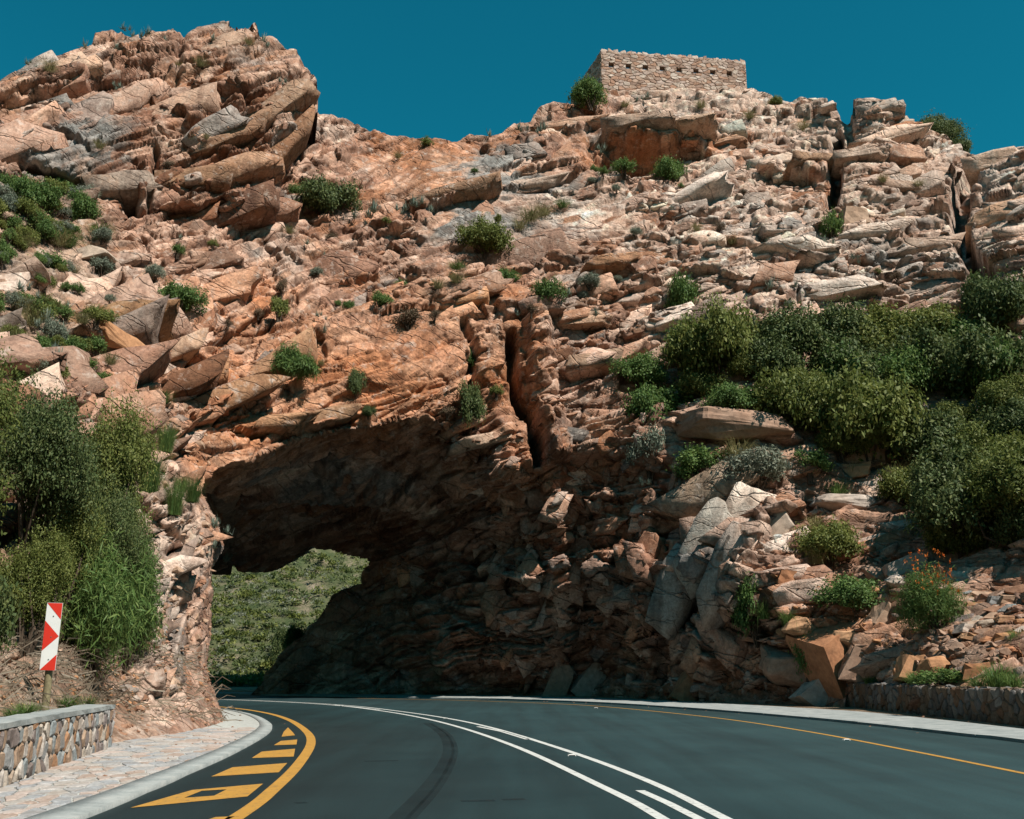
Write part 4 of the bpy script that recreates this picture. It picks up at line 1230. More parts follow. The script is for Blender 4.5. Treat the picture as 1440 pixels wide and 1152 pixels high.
# ------------------------------------------------------------------ valley side beyond the tunnel
hx, hy = np.meshgrid(np.linspace(-150, 80, 110), np.linspace(0, 1, 70), indexing='ij')
hY = 84 + hy ** 1.2 * 190
prof = np.interp(hY, [84, 95, 120, 170, 274], [-.3, .8, 9.5, 31, 70])
hq = np.stack([hx.ravel() * .06, hY.ravel() * .06, np.zeros(hx.size)], -1)
hZ = prof + (2.0 * fbm(hq, 4, 201) + .4 * fbm(hq * 6, 3, 203)).reshape(hx.shape) * np.clip((hY - 86) / 20, 0, 1)
hi_ = np.arange(hx.size).reshape(hx.shape)
hill = mesh_obj('hillside', np.stack([hx, hY, hZ], -1).reshape(-1, 3), np.stack([hi_[:-1, :-1], hi_[1:, :-1], hi_[1:, 1:], hi_[:-1, 1:]], -1).reshape(-1, 4), 'hill_earth', smooth=True)
tag(hill, kind='structure')
def hill_z(x, y):
    i = int(np.clip((x + 150) / 230 * 109, 0, 109))
    j = int(np.argmin(np.abs(hY[0] - y)))
    return float(hZ[i, j])
# other side of the gorge, unseen behind the camera, added to block sky light
ga, gr_ = np.meshgrid(np.linspace(math.radians(-218), math.radians(38), 90), np.linspace(0, 1, 26), indexing='ij')
rad_ = np.interp(gr_, [0, 1], [34, 190])
gp = np.stack([rad_ * np.cos(ga) * 1.0, rad_ * np.sin(ga) - 4, np.zeros_like(ga)], -1)
gh = np.interp(gr_, [0, .08, .35, .7, 1], [-.5, 1.5, 26, 58, 78])
gn = fbm(np.stack([gp[..., 0].ravel() * .03, gp[..., 1].ravel() * .03, np.zeros(ga.size)], -1), 4, 301).reshape(ga.shape)
edge_f = np.clip(np.minimum(ga - math.radians(-218), math.radians(38) - ga) / .35, 0, 1)
road_gap = 1 - .97 * np.exp(-((ga + math.pi / 2 + .05) / .22) ** 4) * np.exp(-gr_ * 2.2)
gp[..., 2] = gh * (1 + .25 * gn) * (.45 + .55 * edge_f) * road_gap - .3
gi = np.arange(ga.size).reshape(ga.shape)
tag(mesh_obj('unseen_gorge_side', gp.reshape(-1, 3), np.stack([gi[:-1, :-1], gi[1:, :-1], gi[1:, 1:], gi[:-1, 1:]], -1).reshape(-1, 4), 'gorge_scrub', smooth=True), kind='structure')
pa = empty('parapet', (-27.5, 68, 0))
tag(pa, 'dark low parapet wall beyond the tunnel, below the green hillside', 'wall')
slab('core', (-32, 66.3), (.98, .199), (.199, -.98), 12, .4, -.1, .55, 'dark_mortar', pa, .02, 2, 12)
slab('coping', (-32, 66.25), (.98, .199), (.199, -.98), 12, .5, .552, .63, 'dark_mortar', pa, .02, 2, 12)
# ==== PLANTS ====
def leaf_mat(name, c1, c2, c3, trans=.25):
    m, t, b = new_mat(name, .6, .25)
    g_ = nd(t, 'ShaderNodeNewGeometry')
    col = ramp(t, g_.outputs['Random Per Island'], [(0, c1), (.5, c2), (1, c3)])
    oi = nd(t, 'ShaderNodeObjectInfo')
    col = mixc(t, .6, col, ramp(t, oi.outputs['Random'], [(0, (.75, .8, .75)), (1, (1.25, 1.15, 1.1))]), 'MULTIPLY')
    t.links.new(col, b.inputs['Base Color'])
    tr = nd(t, 'ShaderNodeBsdfTranslucent')
    t.links.new(col, tr.inputs[0])
    mx = nd(t, 'ShaderNodeMixShader')
    mx.inputs[0].default_value = trans
    t.links.new(b.outputs[0], mx.inputs[1])
    t.links.new(tr.outputs[0], mx.inputs[2])
    t.links.new(mx.outputs[0], t.nodes['Material Output'].inputs[0])
leaf_mat('olive_leaf', (.085, .115, .028), (.14, .17, .042), (.21, .225, .065), .35)
leaf_mat('dark_leaf', (.050, .080, .030), (.085, .122, .042), (.14, .165, .06), .3)
leaf_mat('green_leaf', (.065, .13, .036), (.10, .175, .048), (.155, .22, .062), .35)
leaf_mat('grey_leaf', (.13, .16, .12), (.18, .21, .16), (.26, .28, .22))
leaf_mat('aloe_leaf', (.12, .17, .14), (.17, .22, .18), (.24, .28, .23), .1)
leaf_mat('straw', (.16, .17, .07), (.23, .22, .10), (.32, .28, .15))
leaf_mat('dry_leaf', (.09, .055, .035), (.13, .085, .055), (.10, .09, .05), .1)
leaf_mat('flower', (.55, .14, .02), (.65, .20, .03), (.6, .1, .02))
leaf_mat('dry_twig', (.22, .17, .13), (.32, .26, .20), (.42, .36, .30), .0)
plain('bark', (.075, .055, .04), .9, .15, .4, 10)

def leaves(pos, dirs, ln, wd, r, curl=.15, nrm=None):
    """one rhombus leaf per position"""
    n_ = len(pos)
    dirs = dirs / (np.linalg.norm(dirs, axis=1, keepdims=True) + 1e-9)
    a = r.normal(size=(n_, 3)) * (1 if nrm is None else .55)
    if nrm is not None: a = a + nrm
    sd = np.cross(dirs, a)
    sd /= np.linalg.norm(sd, axis=1, keepdims=True) + 1e-9
    ln = ln * (.6 + .8 * r.random((n_, 1)))
    wd = wd * (.6 + .8 * r.random((n_, 1)))
    nm = np.cross(dirs, sd)
    v = np.stack([pos, pos + dirs * ln * .5 + sd * wd / 2, pos + dirs * ln + nm * ln * curl, pos + dirs * ln * .5 - sd * wd / 2], 1).reshape(-1, 3)
    f = np.arange(n_ * 4).reshape(-1, 4)
    return v, f
def crown_mesh(name, mat, R, n_clump, per, ln, wd, seed, up=.5, base=.0, crad=.24, shell=.45, lobes=8, gap=.0):
    """crown about 1 m (unit) scaled to R; leaves in clumps spread through the volume"""
    r = np.random.default_rng(seed)
    lob = r.normal(size=(lobes, 3))
    lob /= np.linalg.norm(lob, axis=1, keepdims=True)
    lob[:, 2] = np.abs(lob[:, 2])
    lsz = r.uniform(.25, .62, lobes)
    lrad = r.uniform(.34, .52, lobes)
    c_ = []
    while len(c_) < n_clump:
        u = r.normal(size=3)
        u /= np.linalg.norm(u)
        if u[2] < -.35: continue
        k_ = r.integers(0, lobes)
        c_.append(lob[k_] * lsz[k_] + u * lrad[k_] * (r.random() ** shell))
    c_ = np.array(c_) * np.array(R)
    c_[:, 2] = np.maximum(c_[:, 2] + base, .03)
    sz = crad * (.6 + .8 * r.random(n_clump)) * min(R)
    pos = np.repeat(c_, per, 0) + r.normal(size=(n_clump * per, 3)) * np.repeat(sz, per)[:, None] * .55
    pos[:, 2] = np.abs(pos[:, 2])
    cc = np.repeat(c_, per, 0)
    out = pos - cc
    nr = out / (np.linalg.norm(out, axis=1, keepdims=True) + 1e-6) + .35 * cc / (np.linalg.norm(cc, axis=1, keepdims=True) + 1e-6) + np.array([0, 0, .35])
    nr /= np.linalg.norm(nr, axis=1, keepdims=True)
    dirs = np.cross(nr, r.normal(size=pos.shape)) + nr * .35 + np.array([0, 0, up * .6])
    v, f = leaves(pos, dirs, ln, wd, r, nrm=nr)
    o = mesh_obj(name, v, f, mat, link=False)
    return o.data, c_
def tube(pts, rads, k=6):
    v, f = [], []
    pts = np.array(pts, float)
    for i, p in enumerate(pts):
        t_ = pts[min(i + 1, len(pts) - 1)] - pts[max(i - 1, 0)]
        t_ /= np.linalg.norm(t_) + 1e-9
        a = np.cross(t_, [.3, .9, .1])
        a /= np.linalg.norm(a) + 1e-9
        b_ = np.cross(t_, a)
        v += [p + rads[i] * (a * math.cos(q) + b_ * math.sin(q)) for q in np.linspace(0, 2 * math.pi, k, endpoint=False)]
    for i in range(len(pts) - 1):
        f += [(i * k + j, i * k + (j + 1) % k, (i + 1) * k + (j + 1) % k, (i + 1) * k + j) for j in range(k)]
    return v, f
def stem_mesh(name, tips, rad, seed, mat='bark'):
    r = np.random.default_rng(seed)
    v, f = [], []
    for tip in tips:
        a = np.array([0, 0, -.25]) + np.r_[r.normal(size=2) * rad * 1.2, 0]
        mid = tip * .45 + r.normal(size=3) * .12 * np.linalg.norm(tip)
        mid[2] = abs(mid[2])
        vv, ff = tube([a, a * .5 + mid * .5, mid, tip * .96], [rad, rad * .8, rad * .55, rad * .2], 5)
        o_ = len(v)
        v += vv
        f += [tuple(q + o_ for q in g_) for g_ in ff]
    return mesh_obj(name, np.array(v), f, mat, link=False, smooth=True).data
def blade_mesh(name, mat, n_, ln, wd, spread, seed, droop=.5, rad=.25, segs=3):
    r = np.random.default_rng(seed)
    az = r.random(n_) * 2 * math.pi
    tilt = np.abs(r.normal(size=n_)) * spread
    L = ln * (.45 + .7 * r.random(n_))
    root = np.stack([np.cos(az) * rad * r.random(n_), np.sin(az) * rad * r.random(n_), np.zeros(n_)], -1)
    az = az + r.normal(size=n_) * .5
    hd = np.stack([np.cos(az), np.sin(az), np.zeros(n_)], -1)
    sd = np.stack([-np.sin(az), np.cos(az), np.zeros(n_)], -1)
    rings = []
    for s_ in range(segs + 1):
        u = s_ / segs
        ang = tilt + droop * u * u * (.5 + r.random(n_))
        p = root + hd * (np.sin(ang) * L * u)[:, None] + np.array([0, 0, 1]) * (np.cos(np.minimum(ang, 2.2)) * L * u)[:, None]
        w_ = wd * (1 - u ** 2) * (.35 + .65 * min(1, 4 * (u + .12)))
        rings.append(p + sd * w_ / 2)
        rings.append(p - sd * w_ / 2)
    v = np.stack(rings, 1).reshape(-1, 3)
    k = 2 * (segs + 1)
    f = np.concatenate([np.arange(n_)[:, None] * k + np.array([2 * s_, 2 * s_ + 1, 2 * s_ + 3, 2 * s_ + 2]) for s_ in range(segs)])
    return mesh_obj(name, v, f, mat, link=False).data
def rosette_mesh(name, mat, seed, n_=22, ln=.5, wd=.075):
    r = np.random.default_rng(seed)
    v, f = [], []
    for i in range(n_):
        az = i * 2.4 + r.normal() * .2
        u0 = i / n_
        el = 1.35 * u0 + .12 + r.normal() * .08
        L = ln * (1 - .35 * u0) * (.85 + .3 * r.random())
        h = np.array([math.cos(az), math.sin(az), 0])
        sd = np.array([-math.sin(az), math.cos(az), 0])
        o_ = len(v)
        for s_ in range(4):
            u = s_ / 3
            e_ = el + .55 * u * (1 if r.random() < .7 else -.3) * (1 - u0)
            p = h * math.cos(e_) * L * u + np.array([0, 0, math.sin(e_) * L * u + .03])
            w_ = wd * (1 - u * .95)
            v += [p + sd * w_ / 2, p - np.array([0, 0, w_ * .35]), p - sd * w_ / 2]
        for s_ in range(3):
            b0 = o_ + 3 * s_
            f += [(b0, b0 + 1, b0 + 4, b0 + 3), (b0 + 1, b0 + 2, b0 + 5, b0 + 4), (b0 + 2, b0, b0 + 3, b0 + 5)]
    return np.array(v), f
def aloe_mesh(name, seed, heads):
    r = np.random.default_rng(seed)
    V_, F_ = [], []
    for k in range(heads):
        v, f = rosette_mesh(name, 'aloe_leaf', seed * 10 + k, 18 + int(r.integers(0, 8)))
        sc_k = .6 + .6 * r.random()
        off_ = np.r_[r.normal(size=2) * .28 * (heads > 1), r.random() * .25 * (heads > 1)]
        o_ = sum(len(q) for q in V_)
        V_.append(v * sc_k + off_)
        F_ += [tuple(q + o_ for q in g_) for g_ in f]
    return mesh_obj(name, np.concatenate(V_), F_, 'aloe_leaf', link=False).data

# templates: list of (part name, mesh), nominal size (width, height)
T = {}
def bush_t(key, mat, R, ncl, per, ln, wd, seeds, up=.5, base=.25, crad=.26, shell=.45, rad=.03, nst=9):
    T[key] = []
    for sd_ in seeds:
        me, cl = crown_mesh('foliage', mat, R, ncl, per, ln, wd, sd_, up, base * R[2], crad, shell)
        rs = np.random.default_rng(sd_)
        st = stem_mesh('stem', cl[rs.choice(len(cl), nst, replace=False)], rad, sd_)
        T[key].append(([('foliage', me), ('stem', st)], 2 * R[0] * .95, R[2] * (1 + base) * .98))
bush_t('olive', 'olive_leaf', (1.3, 1.2, 1.05), 240, 60, .085, .045, (1, 2, 3), up=.25, crad=.17)
bush_t('dark', 'dark_leaf', (1.3, 1.2, 1.05), 240, 60, .09, .05, (11, 12, 13), up=.2, crad=.18)
bush_t('green', 'green_leaf', (1.1, 1.0, .9), 170, 54, .085, .045, (21, 22), up=.3, crad=.18)
bush_t('grey', 'grey_leaf', (.8, .8, .6), 100, 44, .08, .03, (31, 32), crad=.2)
bush_t('small', 'green_leaf', (.55, .5, .42), 64, 40, .06, .03, (41, 42), crad=.2)
bush_t('smallolive', 'olive_leaf', (.55, .5, .42), 64, 40, .06, .03, (43, 44), crad=.2)
bush_t('dry', 'dry_leaf', (.55, .5, .4), 60, 34, .06, .02, (51, 52))
bush_t('tree', 'olive_leaf', (1.9, 1.7, 2.0), 420, 70, .10, .05, (61,), up=.25, base=.35, crad=.125, rad=.06, nst=16)
bush_t('darktree', 'dark_leaf', (1.9, 1.7, 2.0), 420, 70, .105, .055, (63,), up=.2, base=.35, crad=.13, rad=.06, nst=16)
bush_t('feather', 'green_leaf', (1.0, 1.0, 1.1), 190, 60, .15, .016, (71, 72), up=.2, crad=.24)
bush_t('finetree', 'olive_leaf', (1.9, 1.7, 2.0), 700, 74, .062, .03, (65,), up=.25, base=.35, crad=.115, rad=.06, nst=18, shell=.6)
bush_t('finedark', 'dark_leaf', (1.9, 1.7, 2.0), 700, 74, .062, .03, (66,), up=.2, base=.35, crad=.115, rad=.06, nst=18, shell=.6)
T['cushion'] = []
for sd_ in (81,):
    me, cl = crown_mesh('foliage', 'green_leaf', (.9, .5, .8), 200, 46, .16, .02, sd_, -.9, .5, .2, .35)
    T['cushion'].append(([('foliage', me)], 1.75, 1.35))
T['grass'] = [([('blades', blade_mesh('blades', 'straw', 260, .55, .012, .45, sd_, .7, .22))], .8, .5) for sd_ in (91, 92)]
T['greengrass'] = [([('blades', blade_mesh('blades', 'green_leaf', 300, .6, .014, .4, sd_, .7, .22))], .8, .55) for sd_ in (93, 94)]
T['reed'] = [([('blades', blade_mesh('blades', 'green_leaf', 700, 1.3, .014, .28, sd_, .45, .45))], 1.3, 1.25) for sd_ in (95, 96)]
T['aloe'] = [([('rosette', aloe_mesh('rosette', sd_, h))], .95 if h == 1 else 1.3, .6) for sd_, h in ((101, 3), (102, 1), (103, 4))]

PCNT = {}
def zone(x, y):
    for (x0, y0, x1, y1), z in [((-20, 0, 160, 140), 'on the rounded shoulder of the crag'), ((160, 0, 450, 140), 'on the summit of the crag'), ((-20, 140, 450, 300), 'on the flank of the crag'), ((-20, 300, 180, 420), 'on the grassy ledge below the crag'),
                                ((-20, 420, 180, 560), 'on the plant covered bank above the trees'), ((180, 300, 480, 480), 'on the brown rock under the crag'), ((160, 480, 340, 900), 'on the pillar of the tunnel'), ((380, 430, 720, 660), 'on the orange face over the arch'),
                                ((450, 150, 660, 330), 'on the saddle of the ridge'), ((480, 330, 700, 430), 'on the ledge above the smooth orange face'), ((640, 170, 800, 340), 'on the smooth slabs below the fort'), ((800, 100, 1110, 200), 'on the rocks at the foot of the fort'),
                                ((820, 200, 1110, 300), 'near the shallow cave below the fort'), ((1050, 100, 1200, 300), 'on the blocks beside the cleft'), ((1200, 100, 1460, 300), 'on the tower of pale rock'), ((940, 300, 1460, 440), 'at the foot of the pale cliff'),
                                ((700, 400, 960, 560), 'on the thin bedded rock by the deep crack'), ((700, 560, 930, 760), 'on the broken rocks beside the tunnel'), ((930, 440, 1350, 700), 'on the bushy terrace around the pink slab'), ((1050, 700, 1260, 900), 'on the rubble above the cut blocks'),
                                ((1200, 900, 1460, 1000), 'along the top of the right wall'), ((-30, 980, 160, 1030), 'behind the coping of the left wall')]:
        if x0 <= x < x1 and y0 <= y < y1: return z
    return 'among the rocks'
def plant(key, px, py, wpx, hpx, label, group, name='shrub', cat='shrub', sink=.12, P=None, lean=0.0, fwd=0.0):
    i = PCNT.get(key, 0)
    PCNT[key] = i + 1
    parts, w0, h0 = T[key][i % len(T[key])]
    if P is None:
        gi_, gj_ = grid_ij(px, py)
        p = P1[gi_, gj_] + ND3[gi_, gj_] * .22
    else: p = np.array(P, float)
    dist = math.sqrt(p[1] ** 2 + (p[2] - CAMH) ** 2)
    sx = wpx * dist / F / w0
    sz = hpx * dist / F / h0
    sy = (sx + sz) / 2
    p[1] -= fwd
    if len(parts) == 1:
        o = bpy.data.objects.new(name, parts[0][1])
        COL.objects.link(o)
    else:
        o = empty(name, (0, 0, 0))
        for pn, me in parts:
            c_ = bpy.data.objects.new(pn, me)
            COL.objects.link(c_)
            c_.parent = o
    o.location = (p[0], p[1], p[2] - sink * hpx * dist / F)
    o.scale = (sx, sy, sz)
    o.rotation_euler = (lean, 0, random.choice([0, 0, math.pi]) + random.uniform(-.5, .5))
    return tag(o, label, cat, group)

R_SL = 'bushes on the slope beside the cliff'
SM = 'small plants on the cliff'
# left bank
plant('finedark', 30, 800, 215, 280, 'large dark green tree crowning the bank above the chevron sign', None, 'tree', 'tree', .05)
plant('finetree', 130, 800, 165, 260, 'dense olive green tree on the left bank next to the pale rock pillar', None, 'tree', 'tree', .05)
plant('finetree', -110, 780, 220, 330, 'tall olive tree on the bank beyond the large dark tree', None, 'tree', 'tree', .05)
plant('finetree', 30, 905, 150, 180, 'yellowish green bush on the bank directly behind the chevron sign', None, 'bush', 'bush')
plant('finetree', 75, 870, 130, 190, 'olive bush filling the bank between the dark tree and the sign', None, 'bush', 'bush', .05)
plant('finedark', 150, 870, 120, 200, 'dark green bush on the bank under the olive tree by the pillar', None, 'bush', 'bush', .05)
plant('feather', 125, 945, 150, 190, 'feathery bright green bush spilling down beside the chevron sign', None, 'bush', 'bush', .02)
plant('feather', 175, 920, 100, 150, 'feathery green bush hanging over the dry twig bank', None, 'bush', 'bush', .02)
plant('dark', -60, 930, 150, 150, 'dark bush at the back of the left wall', None, 'bush', 'bush')
plant('green', 45, 295, 75, 55, 'bright green bush on the grassy ledge below the crag', None, 'bush', 'bush')
plant('green', 118, 315, 50, 48, 'rounded green bush at the foot of the crag, on the grassy ledge', None, 'bush', 'bush')
plant('small', 72, 378, 62, 28, 'low green shrub under a pale boulder on the ledge', None)
plant('green', 5, 262, 50, 40, 'green bush tucked at the very start of the grassy ledge', None, 'bush', 'bush')
plant('green', 250, 440, 68, 50, 'dark green shrub in the hollow of the orange rock', None)
plant('grey', 213, 402, 36, 22, 'flat grey green shrub above the hollow of the orange rock', None)
plant('smallolive', 390, 452, 26, 34, 'narrow olive shrub below a brown dry one', None)
plant('dry', 393, 420, 22, 28, 'brown dry shrub above a narrow olive one', None)
plant('cushion', 418, 552, 74, 72, 'thick bright green cushion plant hanging over the tunnel arch', None, 'cushion_plant', 'plant', .0, fwd=.35)
plant('dark', 457, 297, 92, 66, 'big round dark bush in the notch beside the crag', None, 'bush', 'bush')
plant('green', 418, 272, 34, 22, 'small green shrub beside the big round bush in the notch', None)
plant('olive', 682, 352, 84, 56, 'olive bush on the slab in the middle of the cliff', None, 'bush', 'bush')
plant('green', 712, 402, 44, 30, 'green bush under the olive bush of the middle slab', None, 'bush', 'bush')
plant('green', 768, 436, 52, 46, 'green bush at the top of the deep dark crack', None, 'bush', 'bush')
plant('grey', 826, 412, 40, 18, 'flat grey shrub on the ledge beside the deep crack', None)
plant('small', 535, 436, 42, 22, 'bright green low shrub on the ledge above the smooth orange face', None)
plant('small', 489, 436, 22, 16, 'tiny bright green shrub at the start of the ledge above the smooth face', None)
plant('dry', 575, 457, 66, 24, 'brown dry shrub row on the lip of the smooth orange face', None)
plant('small', 665, 505, 20, 30, 'green shrub wedged in the narrow upper crack', None)
plant('dark', 660, 594, 44, 66, 'dark shrub draped over the right end of the arch', None, lean=.2)
plant('dry', 628, 583, 34, 14, 'brown low shrub beside the dark drape over the arch', None)
plant('dark', 501, 552, 28, 42, 'dark shrub clinging to the face over the arch', None)
plant('dark', 517, 584, 22, 20, 'small round dark shrub just above the arch lip', None)
plant('smallolive', 696, 559, 24, 16, 'small olive shrub between the two cracks', None)
plant('green', 961, 432, 62, 78, 'tall green bush in a gully of the pale cliff', None, 'bush', 'bush')
plant('green', 942, 252, 56, 44, 'green bush at the mouth of the shallow cave below the fort', None, 'bush', 'bush')
plant('small', 878, 250, 42, 20, 'bright green shrub on the floor of the shallow cave', None)
plant('small', 836, 244, 20, 12, 'tiny green shrub beside the shallow cave', None)
plant('green', 830, 156, 64, 38, 'dense dark green bush at the corner of the fort', None, 'bush', 'bush', .0, fwd=1.2)
plant('small', 1170, 332, 38, 42, 'bright green shrub at the foot of the cleft in the pale cliff', None)
plant('olive', 1092, 146, 26, 18, 'small yellow green bush on the skyline right after the fort', None, 'bush', 'bush')
plant('darktree', 1312, 208, 92, 58, 'dark windswept tree on the skyline behind the ridge', None, 'tree', 'tree', .0, P=at_y(1316, 215, 72))
plant('dark', 1352, 216, 50, 34, 'low dark bush on the skyline beside the windswept tree', None, 'bush', 'bush', P=at_y(1352, 222, 70))
# slope on the right
for key, x, y, wd, h, lab in [
        ('olive', 1010, 520, 118, 112, 'tall olive bush in the front of the slope against the orange rock'),
        ('green', 925, 588, 100, 72, 'bright green bush over the broken rocks of the tunnel side'),
        ('green', 900, 545, 80, 46, 'green bush on the rim of the broken rocks'),
        ('dark', 1105, 500, 110, 66, 'dark bush in the middle of the slope under the pale cliff'),
        ('olive', 1225, 492, 130, 66, 'wide olive bush at the foot of the pale cliff'),
        ('olive', 1310, 482, 120, 62, 'olive bush at the foot of the pale cliff near the shaded cleft'),
        ('dark', 1190, 535, 120, 74, 'dark grey green bush below the wide olive bush'),
        ('dark', 1300, 545, 130, 78, 'dark grey green bush between the olive bushes and the bare soil'),
        ('dark', 1395, 560, 130, 100, 'large dark bush at the upper edge of the bare soil'),
        ('olive', 1115, 592, 120, 92, 'bushy olive shrub behind the long pink slab'),
        ('olive', 1220, 632, 165, 118, 'broad rounded olive bush in the middle of the slope'),
        ('green', 1035, 575, 90, 46, 'low green bush directly above the long pink slab'),
        ('dark', 1405, 460, 90, 80, 'dark bush in the shaded cleft of the cliff'),
        ('grey', 915, 652, 60, 58, 'grey feathery shrub on the broken rocks beside the slab'),
        ('green', 990, 662, 90, 50, 'dark green shrub under the long pink slab'),
        ('grey', 1060, 668, 100, 44, 'grey green shrub on the grassy terrace below the slab'),
        ('small', 1140, 656, 60, 34, 'low green shrub at the end of the long pink slab'),
        ('olive', 1170, 782, 105, 56, 'loose olive shrub below the streaked white boulder'),
        ('green', 1205, 852, 105, 52, 'leafy green shrub on the rubble above the orange block'),
        ('green', 1060, 880, 60, 80, 'green shrub in the gap behind the tall pale rib of rock'),
        ('green', 1132, 945, 36, 74, 'narrow green shrub climbing between the cut rock and the pale block'),
        ('small', 1335, 962, 90, 22, 'low green shrub along the top of the right wall'),
        ('olive', 1280, 700, 90, 60, 'olive bush at the edge of the shaded thicket')]:
    plant(key, x, y, wd * 1.1, h * (1.22 if key in ('olive', 'dark') else 1.05), lab, R_SL, 'bush' if key in ('olive', 'dark', 'green') else 'shrub', 'bush' if key in ('olive', 'dark', 'green') else 'shrub')
plant('darktree', 1345, 770, 190, 170, 'dark tree of the shaded thicket above the rubble', None, 'tree', 'tree', .03)
plant('tree', 1440, 760, 180, 170, 'tall olive tree standing over the dry stone stack', None, 'tree', 'tree', .03)
plant('tree', 1385, 725, 150, 150, 'olive crowned tree rising behind the shaded thicket', None, 'tree', 'tree', .03)
f_ = plant('feather', 1318, 882, 72, 92, 'upright green shrub dotted with orange flowers beside the dry stone stack', None, 'flowering_shrub', 'shrub')
tr_ = np.random.default_rng(66)
for k in range(46):
    x, y = tr_.uniform(940, 1460), tr_.uniform(465, 640)
    if y > 560 and x < 1130 or (x < 1000 and y < 500): continue
    key = ['olive', 'dark', 'olive', 'green'][int(tr_.integers(0, 4))]
    wd = tr_.uniform(60, 115)
    plant(key, x, y, wd, wd * tr_.uniform(.55, .8), {'olive': 'rounded olive bush', 'dark': 'dark leaved bush', 'green': 'bright green bush'}[key] + (' at the foot of the pale cliff' if y < 510 else ' around the broad rounded bush' if y < 570 else ' down by the bare soil') + (' near the tall front bush' if x < 1090 else ' towards the shaded cleft' if x > 1310 else ''), 'thicket below the pale cliff', 'bush', 'bush', .2)
for k in range(12):
    x, y = tr_.uniform(1290, 1480), tr_.uniform(620, 770)
    key = ['dark', 'olive'][int(tr_.integers(0, 2))]
    wd = tr_.uniform(70, 120)
    plant(key, x, y, wd, wd * .8, {'olive': 'olive bush', 'dark': 'dark bush'}[key] + ' packed into the shaded thicket above the rubble', 'shaded thicket', 'bush', 'bush', .2)
for k in range(84):
    x, y = tr_.uniform(-15, 150), tr_.uniform(265, 560)
    if y < 330 and x > 130: continue
    key = ['small', 'smallolive', 'grey', 'small'][int(tr_.integers(0, 4))]
    wd = tr_.uniform(20, 46)
    plant(key, x, y, wd, wd * tr_.uniform(.5, .8), {'small': 'small green shrub ', 'smallolive': 'small olive shrub ', 'grey': 'small grey shrub '}[key] + zone(x, y), 'scrub on the left slope', 'shrub', 'shrub', .1)
for k in range(44):
    x, y = tr_.uniform(200, 1380), tr_.uniform(200, 470)
    key = ['small', 'smallolive', 'grey', 'dry'][int(tr_.integers(0, 4))]
    wd = tr_.uniform(12, 24)
    plant(key, x, y, wd, wd * tr_.uniform(.5, .8), {'small': 'tiny green tuft of shrub ', 'smallolive': 'tiny olive tuft of shrub ', 'grey': 'tiny grey tuft of shrub ', 'dry': 'tiny brown tuft of shrub '}[key] + zone(x, y), 'tiny shrubs in the cliff', 'shrub', 'shrub', .1)
# flowers of that shrub
r = np.random.default_rng(5)
ang = r.random(60) * 6.28
fp = np.stack([np.cos(ang) * r.random(60) * .9, np.sin(ang) * r.random(60) * .9, .75 + .9 * r.random(60)], -1)
fp = np.repeat(fp, 8, 0) + r.normal(size=(480, 3)) * .025
v, f = leaves(fp, r.normal(size=(480, 3)), .05, .03, r)
q = tag(mesh_obj('flowers', v, f, 'flower', f_), kind='stuff')
# aloes, grass tufts: many alike
for x, y, wd in [(82, 470, 36), (96, 436, 28), (38, 428, 34), (98, 532, 38), (118, 500, 26), (60, 470, 26), (66, 505, 30), (120, 66, 22), (200, 62, 26), (240, 66, 18), (165, 92, 18), (178, 52, 20), (382, 68, 24),
                 (456, 476, 26), (452, 452, 18), (515, 306, 34), (498, 312, 26), (592, 304, 34), (560, 304, 22), (672, 268, 22), (725, 470, 28), (728, 446, 18), (430, 352, 20), (462, 368, 20), (160, 128, 16), (255, 334, 18),
                 (308, 752, 34), (312, 790, 34), (300, 772, 26), (1165, 360, 26), (1076, 408, 30), (860, 300, 0), (688, 190, 20), (735, 188, 26), (755, 195, 24), (1052, 238, 26), (905, 142, 20), (842, 210, 18),
                 (800, 560, 30), (790, 430, 26), (830, 450, 22), (735, 718, 36), (905, 690, 26), (1100, 660, 24), (300, 60, 20), (45, 112, 18), (395, 122, 14), (1118, 410, 22), (1200, 372, 18), (960, 690, 22)]:
    if wd: plant('aloe', x, y, wd, wd * .8, 'grey green aloe clump ' + zone(x, y), 'aloes in the crevices', 'aloe', 'aloe', .08, fwd=.1)
for x, y, wd in [(282, 95, 20), (70, 118, 26), (60, 330, 40), (80, 350, 40), (30, 350, 36), (100, 380, 36), (15, 490, 50), (45, 460, 44), (30, 440, 40), (75, 440, 36), (110, 470, 30), (130, 455, 30), (150, 520, 30), (20, 520, 36),
                 (350, 72, 16), (640, 414, 30), (615, 420, 26), (745, 312, 36), (765, 300, 30), (730, 322, 26), (405, 335, 18), (1040, 640, 50), (1085, 655, 44), (1290, 655, 46), (1265, 670, 36), (1310, 640, 40), (1150, 740, 40), (1200, 660, 40),
                 (560, 218, 16), (1030, 340, 22), (1240, 262, 18), (1290, 270, 18), (980, 330, 18), (1130, 178, 22), (1055, 165, 20), (880, 150, 16), (985, 150, 18), (1150, 790, 40), (1340, 480, 30), (1030, 600, 30), (215, 700, 30), (230, 650, 30),
                 (450, 520, 16), (140, 215, 20), (155, 270, 18), (185, 440, 24), (160, 470, 22), (250, 90, 14), (330, 200, 14), (270, 195, 16), (290, 200, 14)]:
    plant('grass', x, y, wd, wd * .75, 'pale straw coloured grass tuft ' + zone(x, y), 'straw grass tufts', 'grass_tuft', 'grass', .05)
